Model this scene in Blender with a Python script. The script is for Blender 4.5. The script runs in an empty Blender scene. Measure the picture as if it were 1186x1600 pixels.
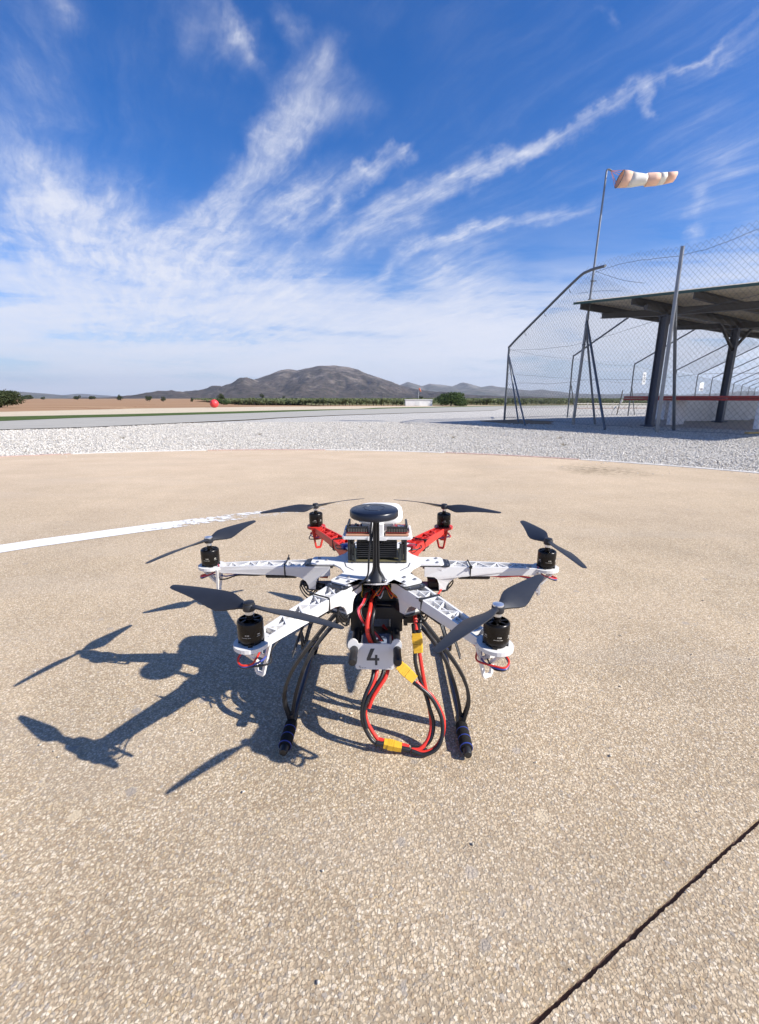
import bpy, bmesh, math, random
import numpy as np
from mathutils import Vector, Matrix, noise as mnoise
random.seed(7); rng = np.random.default_rng(7)
PI = math.pi
scn = bpy.context.scene
COL = scn.collection

# ---------------------------------------------------------------- camera
CAMZ = 0.4984
cd = bpy.data.cameras.new('camera'); cam = bpy.data.objects.new('camera', cd); COL.objects.link(cam)
cam.location = (0, 0, CAMZ); cam.rotation_euler = (PI/2 - 0.249, 0, 0)
cd.sensor_fit = 'HORIZONTAL'; cd.sensor_width = 36; cd.lens = 699.5/1186*36
cd.clip_start = 0.02; cd.clip_end = 60000
scn.camera = cam
scn.render.resolution_x = 759; scn.render.resolution_y = 1024
scn.view_settings.view_transform = 'Standard'; scn.view_settings.look = 'None'
scn.view_settings.gamma = 1; scn.view_settings.use_curve_mapping = False
scn.view_settings.exposure = 0.60

# ---------------------------------------------------------------- sun
SUNV = Vector((1.191, -0.406, 1.0)).normalized()
SUN_EL = math.asin(SUNV.z); SUN_AZ = math.atan2(SUNV.x, SUNV.y)     # azimuth clockwise from +Y
sl = bpy.data.lights.new('sun', 'SUN'); sl.energy = 5.0; sl.angle = math.radians(0.53); sl.color = (1, .965, .91)
sun = bpy.data.objects.new('sun', sl); COL.objects.link(sun)
sun.rotation_euler = (-SUNV).to_track_quat('-Z', 'Y').to_euler(); sun.location = (8, -3, 7)

# ---------------------------------------------------------------- node helpers
class NT:
    def __init__(s, tree): s.t = tree; s.n = tree.nodes; s.l = tree.links
    def new(s, typ, **kw):
        n = s.n.new(typ)
        for k, v in kw.items(): setattr(n, k, v)
        return n
    def link(s, a, b): s.l.new(a, b)
    def put(s, sock, v):
        if isinstance(v, bpy.types.NodeSocket): s.link(v, sock)
        else: sock.default_value = v
    def m(s, op, a, b=0.0, c=None, clamp=False):
        n = s.new('ShaderNodeMath', operation=op); n.use_clamp = clamp
        s.put(n.inputs[0], a); s.put(n.inputs[1], b)
        if c is not None: s.put(n.inputs[2], c)
        return n.outputs[0]
    def vm(s, op, a, b=None):
        n = s.new('ShaderNodeVectorMath', operation=op); s.put(n.inputs[0], a)
        if b is not None: s.put(n.inputs[3 if op == 'SCALE' else 1], b)
        return n.outputs['Value'] if op in ('DOT_PRODUCT', 'LENGTH', 'DISTANCE') else n.outputs[0]
    def noise(s, vec, scale, detail=3, rough=.55, dist=0.0, col=False):
        n = s.new('ShaderNodeTexNoise'); s.put(n.inputs['Vector'], vec)
        n.inputs['Scale'].default_value = scale; n.inputs['Detail'].default_value = detail
        n.inputs['Roughness'].default_value = rough; n.inputs['Distortion'].default_value = dist
        return n.outputs['Color' if col else 'Fac']
    def voro(s, vec, scale, feature='F1'):
        n = s.new('ShaderNodeTexVoronoi', feature=feature); s.put(n.inputs['Vector'], vec); n.inputs['Scale'].default_value = scale
        return n
    def ramp(s, fac, stops, interp='LINEAR'):
        n = s.new('ShaderNodeValToRGB'); s.put(n.inputs[0], fac); cr = n.color_ramp; cr.interpolation = interp
        while len(cr.elements) > 1: cr.elements.remove(cr.elements[-1])
        for i, (p, c) in enumerate(stops):
            e = cr.elements[0] if i == 0 else cr.elements.new(p)
            e.position = p; c = (c, c, c) if isinstance(c, (int, float)) else c; e.color = (*c[:3], 1)
        return n.outputs[0]
    def mix(s, fac, a, b, typ='MIX'):
        n = s.new('ShaderNodeMix', data_type='RGBA', blend_type=typ)
        s.put(n.inputs[0], fac)
        s.put(n.inputs[6], (*a, 1) if isinstance(a, tuple) else a); s.put(n.inputs[7], (*b, 1) if isinstance(b, tuple) else b)
        return n.outputs[2]
    def bump(s, h, strength=.3, dist=.01):
        n = s.new('ShaderNodeBump'); s.put(n.inputs['Height'], h); n.inputs['Strength'].default_value = strength; n.inputs['Distance'].default_value = dist
        return n.outputs[0]

def newmat(name):
    m = bpy.data.materials.new(name); m.use_nodes = True; t = NT(m.node_tree)
    b = m.node_tree.nodes['Principled BSDF']
    return m, t, b
def simple(name, col, rough=.5, metal=0.0, var=.12, scale=40, bump=0.0, bdist=.001, spec=.5, dirt=None):
    m, t, b = newmat(name); tc = t.new('ShaderNodeTexCoord').outputs['Object']
    nz = t.noise(tc, scale, 4, .6)
    lo = tuple(c*(1-var) for c in col); hi = tuple(min(1, c*(1+var)) for c in col)
    c = t.ramp(nz, [(.3, lo), (.7, hi)])
    if dirt:
        d = t.ramp(t.noise(tc, scale*.35, 5, .7), [(.56, 0.0), (.72, 1.0)])
        c = t.mix(t.m('MULTIPLY', d, .45), c, dirt)
    t.link(c, b.inputs['Base Color'])
    t.link(t.m('ADD', t.m('MULTIPLY', nz, .16), rough-.08), b.inputs['Roughness'])
    b.inputs['Metallic'].default_value = metal; b.inputs['Specular IOR Level'].default_value = spec
    if bump: t.link(t.bump(t.noise(tc, scale*4, 3), bump, bdist), b.inputs['Normal'])
    return m

# ---------------------------------------------------------------- sky (world)
world = bpy.data.worlds.new('World'); scn.world = world; world.use_nodes = True
W = NT(world.node_tree)
bg = world.node_tree.nodes['Background']; bg.inputs['Strength'].default_value = 0.10
sky = W.new('ShaderNodeTexSky', sky_type='NISHITA'); sky.sun_disc = False
sky.sun_elevation = SUN_EL; sky.sun_rotation = SUN_AZ; sky.altitude = 600; sky.air_density = 1.0; sky.dust_density = .35; sky.ozone_density = 4.0
hs = W.new('ShaderNodeHueSaturation'); hs.inputs['Saturation'].default_value = 1.34; hs.inputs['Value'].default_value = 1.10; hs.inputs['Hue'].default_value = .512
W.link(sky.outputs[0], hs.inputs['Color'])
D = W.new('ShaderNodeTexCoord').outputs['Generated']
sep = W.new('ShaderNodeSeparateXYZ'); W.link(D, sep.inputs[0]); dx, dy, dz = sep.outputs
# cloud-layer coordinates (a layer high above the ground), turned along the wind
zz = W.m('ADD', W.m('MAXIMUM', dz, 0.0), .04)
px_, py_ = W.m('DIVIDE', dx, zz), W.m('DIVIDE', dy, zz)
S_ = W.m('ADD', W.m('MULTIPLY', px_, -.5206), W.m('MULTIPLY', py_, .8538))
T_ = W.m('ADD', W.m('MULTIPLY', px_, .8538), W.m('MULTIPLY', py_, .5206))
def comb(a, b, c=0.0):
    n = W.new('ShaderNodeCombineXYZ'); W.put(n.inputs[0], a); W.put(n.inputs[1], b); W.put(n.inputs[2], c); return n.outputs[0]
ST = comb(S_, T_)
wob = W.vm('ADD', W.vm('SCALE', W.vm('SUBTRACT', W.noise(ST, .8, 3, .5, col=True), (.5, .5, .5)), .38), W.vm('SCALE', W.vm('SUBTRACT', W.noise(ST, 3.5, 4, .6, col=True), (.5, .5, .5)), .10))
STw = W.vm('ADD', ST, wob)
sepw = W.new('ShaderNodeSeparateXYZ'); W.link(STw, sepw.inputs[0])
fil1 = W.noise(comb(W.m('MULTIPLY', sepw.outputs[0], 1.0), W.m('MULTIPLY', sepw.outputs[1], 9.0)), 1.0, 8, .68, .1)
fil2 = W.noise(comb(W.m('MULTIPLY', sepw.outputs[0], 2.2), W.m('MULTIPLY', sepw.outputs[1], 4.0), 3.3), 1.6, 6, .66, .25)
# direction coordinates for the individual cirrus streaks (tangent of azimuth / elevation towards +Y)
yy = W.m('MAXIMUM', dy, .03)
U_, V_ = W.m('DIVIDE', dx, yy), W.m('DIVIDE', dz, yy)
UV = comb(U_, V_)
w1 = W.vm('SCALE', W.vm('SUBTRACT', W.noise(UV, 5, 3, .6, col=True), (.5, .5, .5)), .11)
w2 = W.vm('SCALE', W.vm('SUBTRACT', W.noise(UV, 22, 3, .65, col=True), (.5, .5, .5)), .05)
UVw = W.vm('MULTIPLY', W.vm('ADD', W.vm('ADD', UV, w1), w2), (1, 1, 0))
STREAKS = [(0.591, 0.609, 0.177, 0.013, -2.6, 0.34), (0.432, 0.533, 0.187, 0.016, -2.73, 0.5), (0.288, 0.469, 0.164, 0.023, -2.77, 0.75), (0.156, 0.416, 0.15, 0.027, -2.77, 0.7), (0.039, 0.356, 0.134, 0.045, -2.64, 0.5), (-0.069, 0.305, 0.134, 0.049, -2.56, 0.4), (0.629, 0.604, 0.121, 0.019, -2.67, 0.2), (0.486, 0.543, 0.046, 0.017, -1.05, 0.55), (0.507, 0.522, 0.019, 0.012, -0.73, 0.4), (0.405, 0.665, 0.029, 0.016, -1.03, 0.25), (0.335, 0.359, 0.146, 0.019, -2.9, 0.35), (0.167, 0.322, 0.157, 0.019, -2.96, 0.6), (0.07, 0.296, 0.049, 0.023, -2.57, 0.4), (0.021, 0.247, 0.094, 0.024, -2.33, 0.4), (0.106, 0.253, 0.095, 0.058, -2.05, 0.3), (0.165, 0.235, 0.1, 0.117, -1.91, 0.3), (0.172, 0.199, 0.143, 0.094, -2.56, 0.25), (-0.257, 0.639, 0.116, 0.041, -1.02, 0.2), (-0.249, 0.647, 0.095, 0.017, -1.14, 0.35), (-0.326, 0.661, 0.09, 0.06, -0.84, 0.12), (-0.165, 0.661, 0.051, 0.026, -0.91, 0.2), (-0.106, 0.614, 0.055, 0.056, -0.85, 0.35), (-0.145, 0.539, 0.124, 0.061, -2.08, 0.55), (-0.159, 0.518, 0.072, 0.039, -1.84, 0.65), (-0.088, 0.528, 0.103, 0.059, -2.59, 0.45), (-0.046, 0.521, 0.081, 0.046, -2.87, 0.25), (-0.197, 0.466, 0.094, 0.054, -2.28, 0.85), (-0.266, 0.405, 0.134, 0.044, -2.37, 0.65), (-0.334, 0.333, 0.127, 0.052, -2.27, 0.45), (-0.164, 0.384, 0.131, 0.036, -2.64, 0.5), (-0.224, 0.336, 0.171, 0.048, -2.51, 0.45), (-0.346, 0.298, 0.2, 0.069, -2.42, 0.3), (0.041, 0.454, 0.034, 0.016, -2.85, 0.6), (-0.021, 0.418, 0.076, 0.022, -2.58, 0.75), (-0.086, 0.373, 0.08, 0.024, -2.51, 0.6), (-0.157, 0.32, 0.084, 0.03, -2.33, 0.4), (-0.668, 0.4, 0.17, 0.086, -0.38, 0.65), (-0.552, 0.339, 0.232, 0.11, -0.39, 0.85), (-0.663, 0.288, 0.229, 0.131, -0.29, 0.55), (-0.432, 0.23, 0.3, 0.132, -0.23, 1.1), (-0.199, 0.194, 0.308, 0.104, -0.23, 0.8), (-0.618, 0.176, 0.329, 0.115, -0.13, 0.7), (-0.568, 0.675, 0.065, 0.041, -0.53, 0.22), (-0.677, 0.511, 0.176, 0.149, -1.47, 0.16), (0.676, 0.432, 0.199, 0.125, -0.31, 0.16), (0.624, 0.367, 0.041, 0.026, 0.5, 0.4), (0.627, 0.32, 0.038, 0.024, 0.47, 0.45), (0.745, 0.265, 0.128, 0.113, 0.27, 0.3), (-0.342, 0.132, 0.358, 0.117, -0.2, 0.5), (0.132, 0.129, 0.409, 0.096, -0.1, 0.7), (0.505, 0.133, 0.521, 0.115, 0.0, 0.6), (-0.368, 0.052, 0.74, 0.059, 0.02, 0.35)]
acc = None
for (u, v, hl, hw, ang, wt) in STREAKS:
    mp = W.new('ShaderNodeMapping', vector_type='TEXTURE'); W.link(UVw, mp.inputs['Vector'])
    mp.inputs['Location'].default_value = (u, v, 0); mp.inputs['Rotation'].default_value = (0, 0, ang); mp.inputs['Scale'].default_value = (hl*1.1, hw*1.25, 1)
    g = W.new('ShaderNodeTexGradient', gradient_type='QUADRATIC_SPHERE'); W.link(mp.outputs[0], g.inputs[0])
    acc = W.m('MULTIPLY', g.outputs[1], wt) if acc is None else W.m('MULTIPLY_ADD', g.outputs[1], wt, acc)
front = W.ramp(dy, [(.03, 0.0), (.18, 1.0)])
acc = W.m('MULTIPLY', acc, front)
f1 = W.ramp(fil1, [(.34, 0.0), (.48, .30), (.60, .75), (.76, 1.15)])
f2 = W.ramp(fil2, [(.34, 0.0), (.50, .35), (.72, 1.2)])
tex = W.m('ADD', W.m('MULTIPLY', f1, f2), W.m('MULTIPLY', W.m('ADD', f1, f2), .30))
streak = W.m('MULTIPLY', acc, W.m('ADD', W.m('MULTIPLY', tex, 1.65), .24))
# thin general cirrus and the low white veil near the horizon, all round
gen = W.m('MULTIPLY', W.ramp(W.noise(STw, .5, 3, .5), [(.40, 0.05), (.7, 1.0)]), W.m('MULTIPLY', tex, .15))
el = W.ramp(dz, [(0.0, .60), (.02, .85), (.05, 1.2), (.09, 1.5), (.14, 1.5), (.19, .65), (.25, .10), (.34, 0.0)])
lown = W.noise(comb(W.m('ADD', W.m('MULTIPLY', U_, 2.0), W.m('MULTIPLY', V_, 1.5)), W.m('MULTIPLY', V_, 15.0), 7.7), 1.25, 7, .62, .35)
edge = W.noise(comb(W.m('MULTIPLY', U_, 2.0), W.m('MULTIPLY', V_, 2.0), 1.7), 1.3, 4, .6)
low = W.m('MULTIPLY', el, W.ramp(lown, [(.38, .12), (.48, .75), (.68, 1.5)]))
low = W.m('MULTIPLY', low, W.ramp(edge, [(.3, .7), (.6, 1.1)]))
dens = W.m('ADD', W.m('ADD', streak, gen), low)
alpha = W.m('SUBTRACT', 1.0, W.m('POWER', 2.718, W.m('MULTIPLY', dens, -1.35)))
alpha = W.m('MULTIPLY', alpha, .93, clamp=True)
up = W.ramp(dz, [(-.02, 0.0), (.0, 1.0)])
alpha = W.m('MULTIPLY', alpha, up)
cloudcol = W.mix(W.ramp(dz, [(0.0, 0.0), (.35, 1.0)]), (5.5, 5.65, 6.35), (5.9, 6.0, 6.5))
skyc = W.mix(1.0, hs.outputs[0], W.ramp(dz, [(0.0, (.40, .44, .56)), (.03, (.50, .54, .64)), (.10, (.74, .77, .84)), (.22, (.95, .96, .98)), (.35, (1, 1, 1))]), 'MULTIPLY')
skyc = W.mix(W.ramp(dz, [(0.0, .9), (.03, .6), (.12, 0.0)]), skyc, (3.9, 4.7, 6.0))
W.link(W.mix(alpha, skyc, cloudcol), bg.inputs['Color'])

# ---------------------------------------------------------------- mesh helpers
class MB:
    """collects shapes and links them as ONE mesh object"""
    def __init__(s): s.v = []; s.f = []; s.mi = []; s.cur = 0
    def add(s, vs, fs, M=None):
        o = len(s.v)
        for p in vs:
            p = Vector(p)
            if M is not None: p = M @ p
            s.v.append(tuple(p))
        for f in fs: s.f.append(tuple(i+o for i in f)); s.mi.append(s.cur)
        return s
    def box(s, c, d, M=None, rz=0, bev=0.0):
        x, y, z = (k/2 for k in d)
        if bev and min(x, y, z) > bev:
            b = bev; vs = []; 
            ring = [(x-b, y), (-(x-b), y), (-x, y-b), (-x, -(y-b)), (-(x-b), -y), (x-b, -y), (x, -(y-b)), (x, y-b)]
            ring2 = [(px*(x-b)/x, py*(y-b)/y) for px, py in ring]
            lv = [(ring2, -z), (ring, -z+b), (ring, z-b), (ring2, z)]
            for r_, zz_ in lv: vs += [(p[0], p[1], zz_) for p in r_]
            fs = [tuple(reversed(range(8))), tuple(range(24, 32))]
            for k in range(3):
                for i in range(8): j = (i+1) % 8; fs.append((k*8+i, k*8+j, k*8+8+j, k*8+8+i))
        else:
            vs = [(a, b_, c_) for c_ in (-z, z) for a, b_ in ((-x, -y), (x, -y), (x, y), (-x, y))]
            fs = [(3, 2, 1, 0), (4, 5, 6, 7), (0, 1, 5, 4), (1, 2, 6, 5), (2, 3, 7, 6), (3, 0, 4, 7)]
        T = Matrix.Translation(c) @ Matrix.Rotation(rz, 4, 'Z')
        if M is not None: T = M @ T
        return s.add(vs, fs, T)
    def beam(s, a, b, w, h=None, upv=(0, 0, 1)):
        """box section from a to b"""
        a, b = Vector(a), Vector(b); h = h or w; d = b-a; L = d.length; z = d/L
        u = Vector(upv); 
        if abs(z.dot(u)) > .98: u = Vector((1, 0, 0))
        x = u.cross(z).normalized(); y = z.cross(x)
        M = Matrix((( x.x, y.x, z.x, (a.x+b.x)/2), (x.y, y.y, z.y, (a.y+b.y)/2), (x.z, y.z, z.z, (a.z+b.z)/2), (0, 0, 0, 1)))
        return s.box((0, 0, 0), (w, h, L), M)
    def tube(s, path, r, seg=8, cap=True, r2=None, flat=None):
        pts = [Vector(p) for p in path]; n = len(pts)
        t = [(pts[min(i+1, n-1)]-pts[max(i-1, 0)]).normalized() for i in range(n)]
        up = Vector((0, 0, 1)) if abs(t[0].z) < .9 else Vector((1, 0, 0))
        x = t[0].cross(up).normalized(); vs = []; fs = []
        for i in range(n):
            x = (x - t[i]*x.dot(t[i])).normalized(); y = t[i].cross(x)
            rr = r if r2 is None else r+(r2-r)*i/(n-1)
            if isinstance(r, (list, tuple)): rr = r[i]
            for k in range(seg):
                a = 2*PI*k/seg; fy = flat if flat else 1
                vs.append(pts[i]+x*math.cos(a)*rr+y*math.sin(a)*rr*fy)
        for i in range(n-1):
            for k in range(seg): j = (k+1) % seg; fs.append((i*seg+k, i*seg+j, (i+1)*seg+j, (i+1)*seg+k))
        if cap: fs += [tuple(reversed(range(seg))), tuple(range((n-1)*seg, n*seg))]
        return s.add(vs, fs)
    def lathe(s, prof, seg=24, M=None):
        vs = []; fs = []
        for r_, z_ in prof:
            for k in range(seg): a = 2*PI*k/seg; vs.append((r_*math.cos(a), r_*math.sin(a), z_))
        for i in range(len(prof)-1):
            for k in range(seg): j = (k+1) % seg; fs.append((i*seg+k, i*seg+j, (i+1)*seg+j, (i+1)*seg+k))
        if prof[0][0] > 1e-6: fs.append(tuple(reversed(range(seg))))
        if prof[-1][0] > 1e-6: fs.append(tuple(range((len(prof)-1)*seg, len(prof)*seg)))
        return s.add(vs, fs, M)
    def prism(s, poly, z0, z1, M=None):
        n = len(poly); vs = [(x, y, z0) for x, y in poly]+[(x, y, z1) for x, y in poly]
        A = sum(poly[i][0]*poly[(i+1) % n][1]-poly[(i+1) % n][0]*poly[i][1] for i in range(n))
        fs = [tuple(reversed(range(n))), tuple(range(n, 2*n))]+[(i, (i+1) % n, n+(i+1) % n, n+i) for i in range(n)]
        if A < 0: fs = [tuple(reversed(f)) for f in fs]
        return s.add(vs, fs, M)
    def loft(s, rings, closed=True):
        n = len(rings[0]); vs = [p for r_ in rings for p in r_]; fs = []
        for i in range(len(rings)-1):
            for k in range(n if closed else n-1): j = (k+1) % n; fs.append((i*n+k, i*n+j, (i+1)*n+j, (i+1)*n+k))
        if closed: fs += [tuple(reversed(range(n))), tuple(range((len(rings)-1)*n, len(rings)*n))]
        return s.add(vs, fs)
    def build(s, name, m, parent=None, smooth=False, fix=False):
        me = bpy.data.meshes.new(name); me.from_pydata(s.v, [], s.f)
        for k in (m if isinstance(m, (list, tuple)) else [m]): me.materials.append(k)
        if isinstance(m, (list, tuple)): me.polygons.foreach_set('material_index', s.mi)
        if fix:
            bm = bmesh.new(); bm.from_mesh(me); bmesh.ops.recalc_face_normals(bm, faces=bm.faces); bm.to_mesh(me); bm.free()
        if smooth:
            me.polygons.foreach_set('use_smooth', [True]*len(me.polygons))
            me.set_sharp_from_angle(angle=math.radians(38))
        me.update(); o = bpy.data.objects.new(name, me); COL.objects.link(o)
        if parent is not None: o.parent = parent
        return o
def tag(o, label=None, cat=None, group=None, kind=None):
    if label: o['label'] = label
    if cat: o['category'] = cat
    if group: o['group'] = group
    if kind: o['kind'] = kind
    return o
def empty(name, loc=(0, 0, 0), rz=0):
    o = bpy.data.objects.new(name, None); COL.objects.link(o); o.location = loc; o.rotation_euler = (0, 0, rz); o.empty_display_size = .1; return o
def npmesh(name, V, F, m, parent=None, smooth=False):
    """quads or triangles from numpy arrays"""
    me = bpy.data.meshes.new(name); V = np.asarray(V, dtype=np.float32); F = np.asarray(F, dtype=np.int32); k = F.shape[1]
    me.vertices.add(len(V)); me.vertices.foreach_set('co', V.ravel())
    me.loops.add(F.size); me.loops.foreach_set('vertex_index', F.ravel())
    me.polygons.add(len(F)); me.polygons.foreach_set('loop_start', np.arange(0, F.size, k, dtype=np.int32))
    me.update(calc_edges=True)
    if smooth: me.polygons.foreach_set('use_smooth', np.ones(len(F), dtype=bool))
    me.materials.append(m); o = bpy.data.objects.new(name, me); COL.objects.link(o)
    if parent is not None: o.parent = parent
    return o
def catmull(P, n=8):
    P = [Vector(p) for p in P]; Q = [P[0]*2-P[1]]+P+[P[-1]*2-P[-2]]; out = []
    for i in range(1, len(Q)-2):
        a, b, c, d = Q[i-1:i+3]
        for k in range(n):
            t = k/n; out.append(.5*((2*b)+(c-a)*t+(2*a-5*b+4*c-d)*t*t+(3*b-a-3*c+d)*t**3))
    out.append(P[-1]); return out

# ================================================================ THE SETTING
def hgt(y):
    """the land falls gently away beyond the gravel, then runs level"""
    return -.018*(min(max(y, 12.0), 60.0)-12.0)

# ---- materials of the ground
def concrete_mat():
    m, t, b = newmat('exposed_aggregate'); P = t.new('ShaderNodeTexCoord').outputs['Object']
    Pw = t.vm('ADD', P, t.vm('SCALE', t.vm('SUBTRACT', t.noise(P, 260, 3, .6, col=True), (.5, .5, .5)), .0052))
    v1 = t.voro(Pw, 350); v2 = t.voro(Pw, 150); v3 = t.voro(Pw, 40)
    s1 = t.new('ShaderNodeSeparateColor'); t.link(v1.outputs['Color'], s1.inputs[0])
    pal = [(0.0, (.37, .295, .205)), (.14, (.49, .41, .30)), (.36, (.57, .49, .36)), (.54, (.46, .39, .285)), (.66, (.64, .57, .44)), (.80, (.36, .325, .27)), (.88, (.71, .65, .53)), (.95, (.52, .42, .27))]
    c = t.ramp(s1.outputs[0], pal, 'CONSTANT')
    gap = t.ramp(v1.outputs['Distance'], [(.38, 1.0), (.66, 0.0)])
    c = t.mix(t.m('MULTIPLY', t.m('SUBTRACT', 1.0, gap), .66), c, (.25, .205, .145))  # brownish gaps, deepened in the colour to draw the pebbles' shadows
    s2 = t.new('ShaderNodeSeparateColor'); t.link(v2.outputs['Color'], s2.inputs[0])
    big = t.m('MULTIPLY', t.m('GREATER_THAN', s2.outputs[0], .72), t.ramp(v2.outputs['Distance'], [(.28, 1.0), (.40, 0.0)]))
    c = t.mix(t.m('MULTIPLY', big, .8), c, t.ramp(s2.outputs[1], [(0.0, (.46, .40, .31)), (.35, (.62, .56, .46)), (.6, (.36, .34, .31)), (.8, (.56, .47, .34))], 'CONSTANT'))
    s3 = t.new('ShaderNodeSeparateColor'); t.link(v3.outputs['Color'], s3.inputs[0])
    huge = t.m('MULTIPLY', t.m('GREATER_THAN', s3.outputs[0], .965), t.ramp(v3.outputs['Distance'], [(.27, 1.0), (.35, 0.0)]))
    c = t.mix(t.m('MULTIPLY', huge, .75), c, t.ramp(s3.outputs[1], [(0.0, (.30, .285, .265)), (.45, (.58, .51, .38)), (.75, (.40, .37, .33))], 'CONSTANT'))
    # broad wear, dust and stains
    n1 = t.noise(P, .9, 5, .6); n2 = t.noise(P, 4.5, 5, .65); n3 = t.noise(t.vm('MULTIPLY', P, (.5, 2.2, 1)), 1.6, 6, .6, .4)
    c = t.mix(1.0, c, t.ramp(n1, [(.3, (.82, .82, .83)), (.7, (1.10, 1.09, 1.07))]), 'MULTIPLY')
    c = t.mix(1.0, c, t.ramp(n2, [(.3, (.88, .875, .87)), (.7, (1.08, 1.08, 1.08))]), 'MULTIPLY')
    c = t.mix(t.ramp(n3, [(.52, 0.0), (.72, .45)]), c, (.38, .35, .305))
    # tan tint, blended in more strongly over the farther half of the pad
    sy = t.new('ShaderNodeSeparateXYZ'); t.link(P, sy.inputs[0])
    dm = t.m('ADD', t.m('MULTIPLY', sy.outputs[1], .42), t.m('ADD', t.m('MULTIPLY', sy.outputs[0], -.07), t.m('MULTIPLY', t.noise(P, 1.1, 5, .6), 1.3)))
    c = t.mix(t.ramp(dm, [(.0, 0.0), (.95, .05), (1.0, .12)]), c, (.60, .48, .33))
    dmr = t.new('ShaderNodeMapRange'); t.link(dm, dmr.inputs[0]); dmr.inputs[1].default_value = .95; dmr.inputs[2].default_value = 2.3; dmr.inputs[4].default_value = .52
    c = t.mix(dmr.outputs[0], c, t.ramp(t.noise(t.vm('MULTIPLY', P, (.7, 1.6, 1)), 2.6, 6, .65), [(.3, (.53, .425, .32)), (.7, (.66, .55, .43))]))
    # old damp/oil stain towards the fence
    dst = t.vm('DISTANCE', t.vm('MULTIPLY', t.vm('ADD', P, t.vm('SCALE', t.noise(P, 6, 5, .7, col=True), .5)), (1, 1.15, 1)), (1.84, 3.95, .25))
    st = t.m('MULTIPLY', t.ramp(dst, [(.05, 1.0), (.38, 0.0)]), t.ramp(t.noise(P, 25, 4), [(.38, 0.0), (.62, .75)]))
    c = t.mix(st, c, (.12, .10, .055))
    c = t.mix(1.0, c, (1.11, 1.035, .955), 'MULTIPLY')
    t.link(c, b.inputs['Base Color']); b.inputs['Roughness'].default_value = .9; b.inputs['Specular IOR Level'].default_value = .12
    hgt_ = t.m('ADD', t.m('ADD', t.m('MULTIPLY', gap, .8), t.m('MULTIPLY', big, .7)), t.m('MULTIPLY', t.noise(P, 500, 2), .5))
    t.link(t.bump(hgt_, .58, .0012), b.inputs['Normal'])
    return m
M_conc = concrete_mat()
def gravel_mat(name='white_gravel', k=1.0):
    m, t, b = newmat(name); P = t.new('ShaderNodeTexCoord').outputs['Object']
    v1 = t.voro(P, 75); v2 = t.voro(P, 26)
    s1 = t.new('ShaderNodeSeparateColor'); t.link(v1.outputs['Color'], s1.inputs[0])
    c = t.ramp(s1.outputs[0], [(0.0, (.56*k, .52*k, .455*k)), (.3, (.68*k, .64*k, .57*k)), (.6, (.42*k, .385*k, .34*k)), (.8, (.76*k, .72*k, .65*k))], 'CONSTANT')
    gap = t.ramp(v1.outputs['Distance'], [(.3, 1.0), (.6, 0.0)])
    c = t.mix(t.m('MULTIPLY', t.m('SUBTRACT', 1.0, gap), .55), c, (.28, .26, .23))
    n = t.noise(P, 1.2, 5, .65)
    c = t.mix(t.ramp(n, [(.52, 0.0), (.75, .35)]), c, (.42, .38, .32))
    t.link(c, b.inputs['Base Color']); b.inputs['Roughness'].default_value = .9
    t.link(t.bump(t.m('ADD', gap, t.m('MULTIPLY', v2.outputs['Distance'], .8)), 0.7, .008), b.inputs['Normal'])
    return m
M_gravel = gravel_mat()
def field_mat(name, c1, c2, sc=.6, bump=.3, st=(1, 1, 1), c3=None):
    m, t, b = newmat(name); P = t.new('ShaderNodeTexCoord').outputs['Object']
    Ps = t.vm('MULTIPLY', P, st)
    c = t.ramp(t.noise(Ps, sc, 8, .68), [(.3, c1), (.68, c2)])
    if c3: c = t.mix(t.ramp(t.noise(Ps, sc*6, 5, .7), [(.5, 0.0), (.66, .7)]), c, c3)
    t.link(c, b.inputs['Base Color']); b.inputs['Roughness'].default_value = .95; b.inputs['Specular IOR Level'].default_value = .15
    t.link(t.bump(t.noise(P, sc*30, 4, .7), bump, .05), b.inputs['Normal'])
    return m
M_runway = field_mat('worn_asphalt', (.33, .31, .27), (.42, .395, .345), 1.5, .2, (.6, 2, 1), (.33, .315, .28))
M_grass = field_mat('short_turf', (.045, .085, .018), (.09, .13, .03), 3, .6, (1, 1, 1), (.12, .13, .05))
M_sand = field_mat('pale_dry_sand', (.50, .41, .29), (.64, .54, .40), 1.0, .4, (.4, 2.5, 1), (.40, .32, .21))
M_soil = field_mat('ploughed_soil', (.25, .135, .07), (.38, .235, .13), .05, .5, (.25, 2.2, 1), (.42, .29, .17))
M_orch = field_mat('orchard_ground', (.10, .11, .04), (.20, .17, .09), .1, .5, (1, 1, 1))

def grid(name, U, Vv, fn, m, kind='structure', smooth=False, parent=None):
    """sheet of quads: fn(u, v) -> (x, y, z)"""
    V = [fn(u, v) for v in Vv for u in U]; nu = len(U); F = []
    for j in range(len(Vv)-1):
        for i in range(nu-1): a = j*nu+i; F.append((a, a+1, a+1+nu, a+nu))
    o = npmesh(name, V, F, m, parent, smooth)
    if kind: o['kind'] = kind
    return o
def curve(pts):
    """piecewise linear curve, parameter = index"""
    P = np.array(pts, float)
    def f(t):
        t = min(max(t, 0), len(P)-1); i = min(int(t), len(P)-2); w = t-i
        return P[i]*(1-w)+P[i+1]*w
    return f
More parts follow.
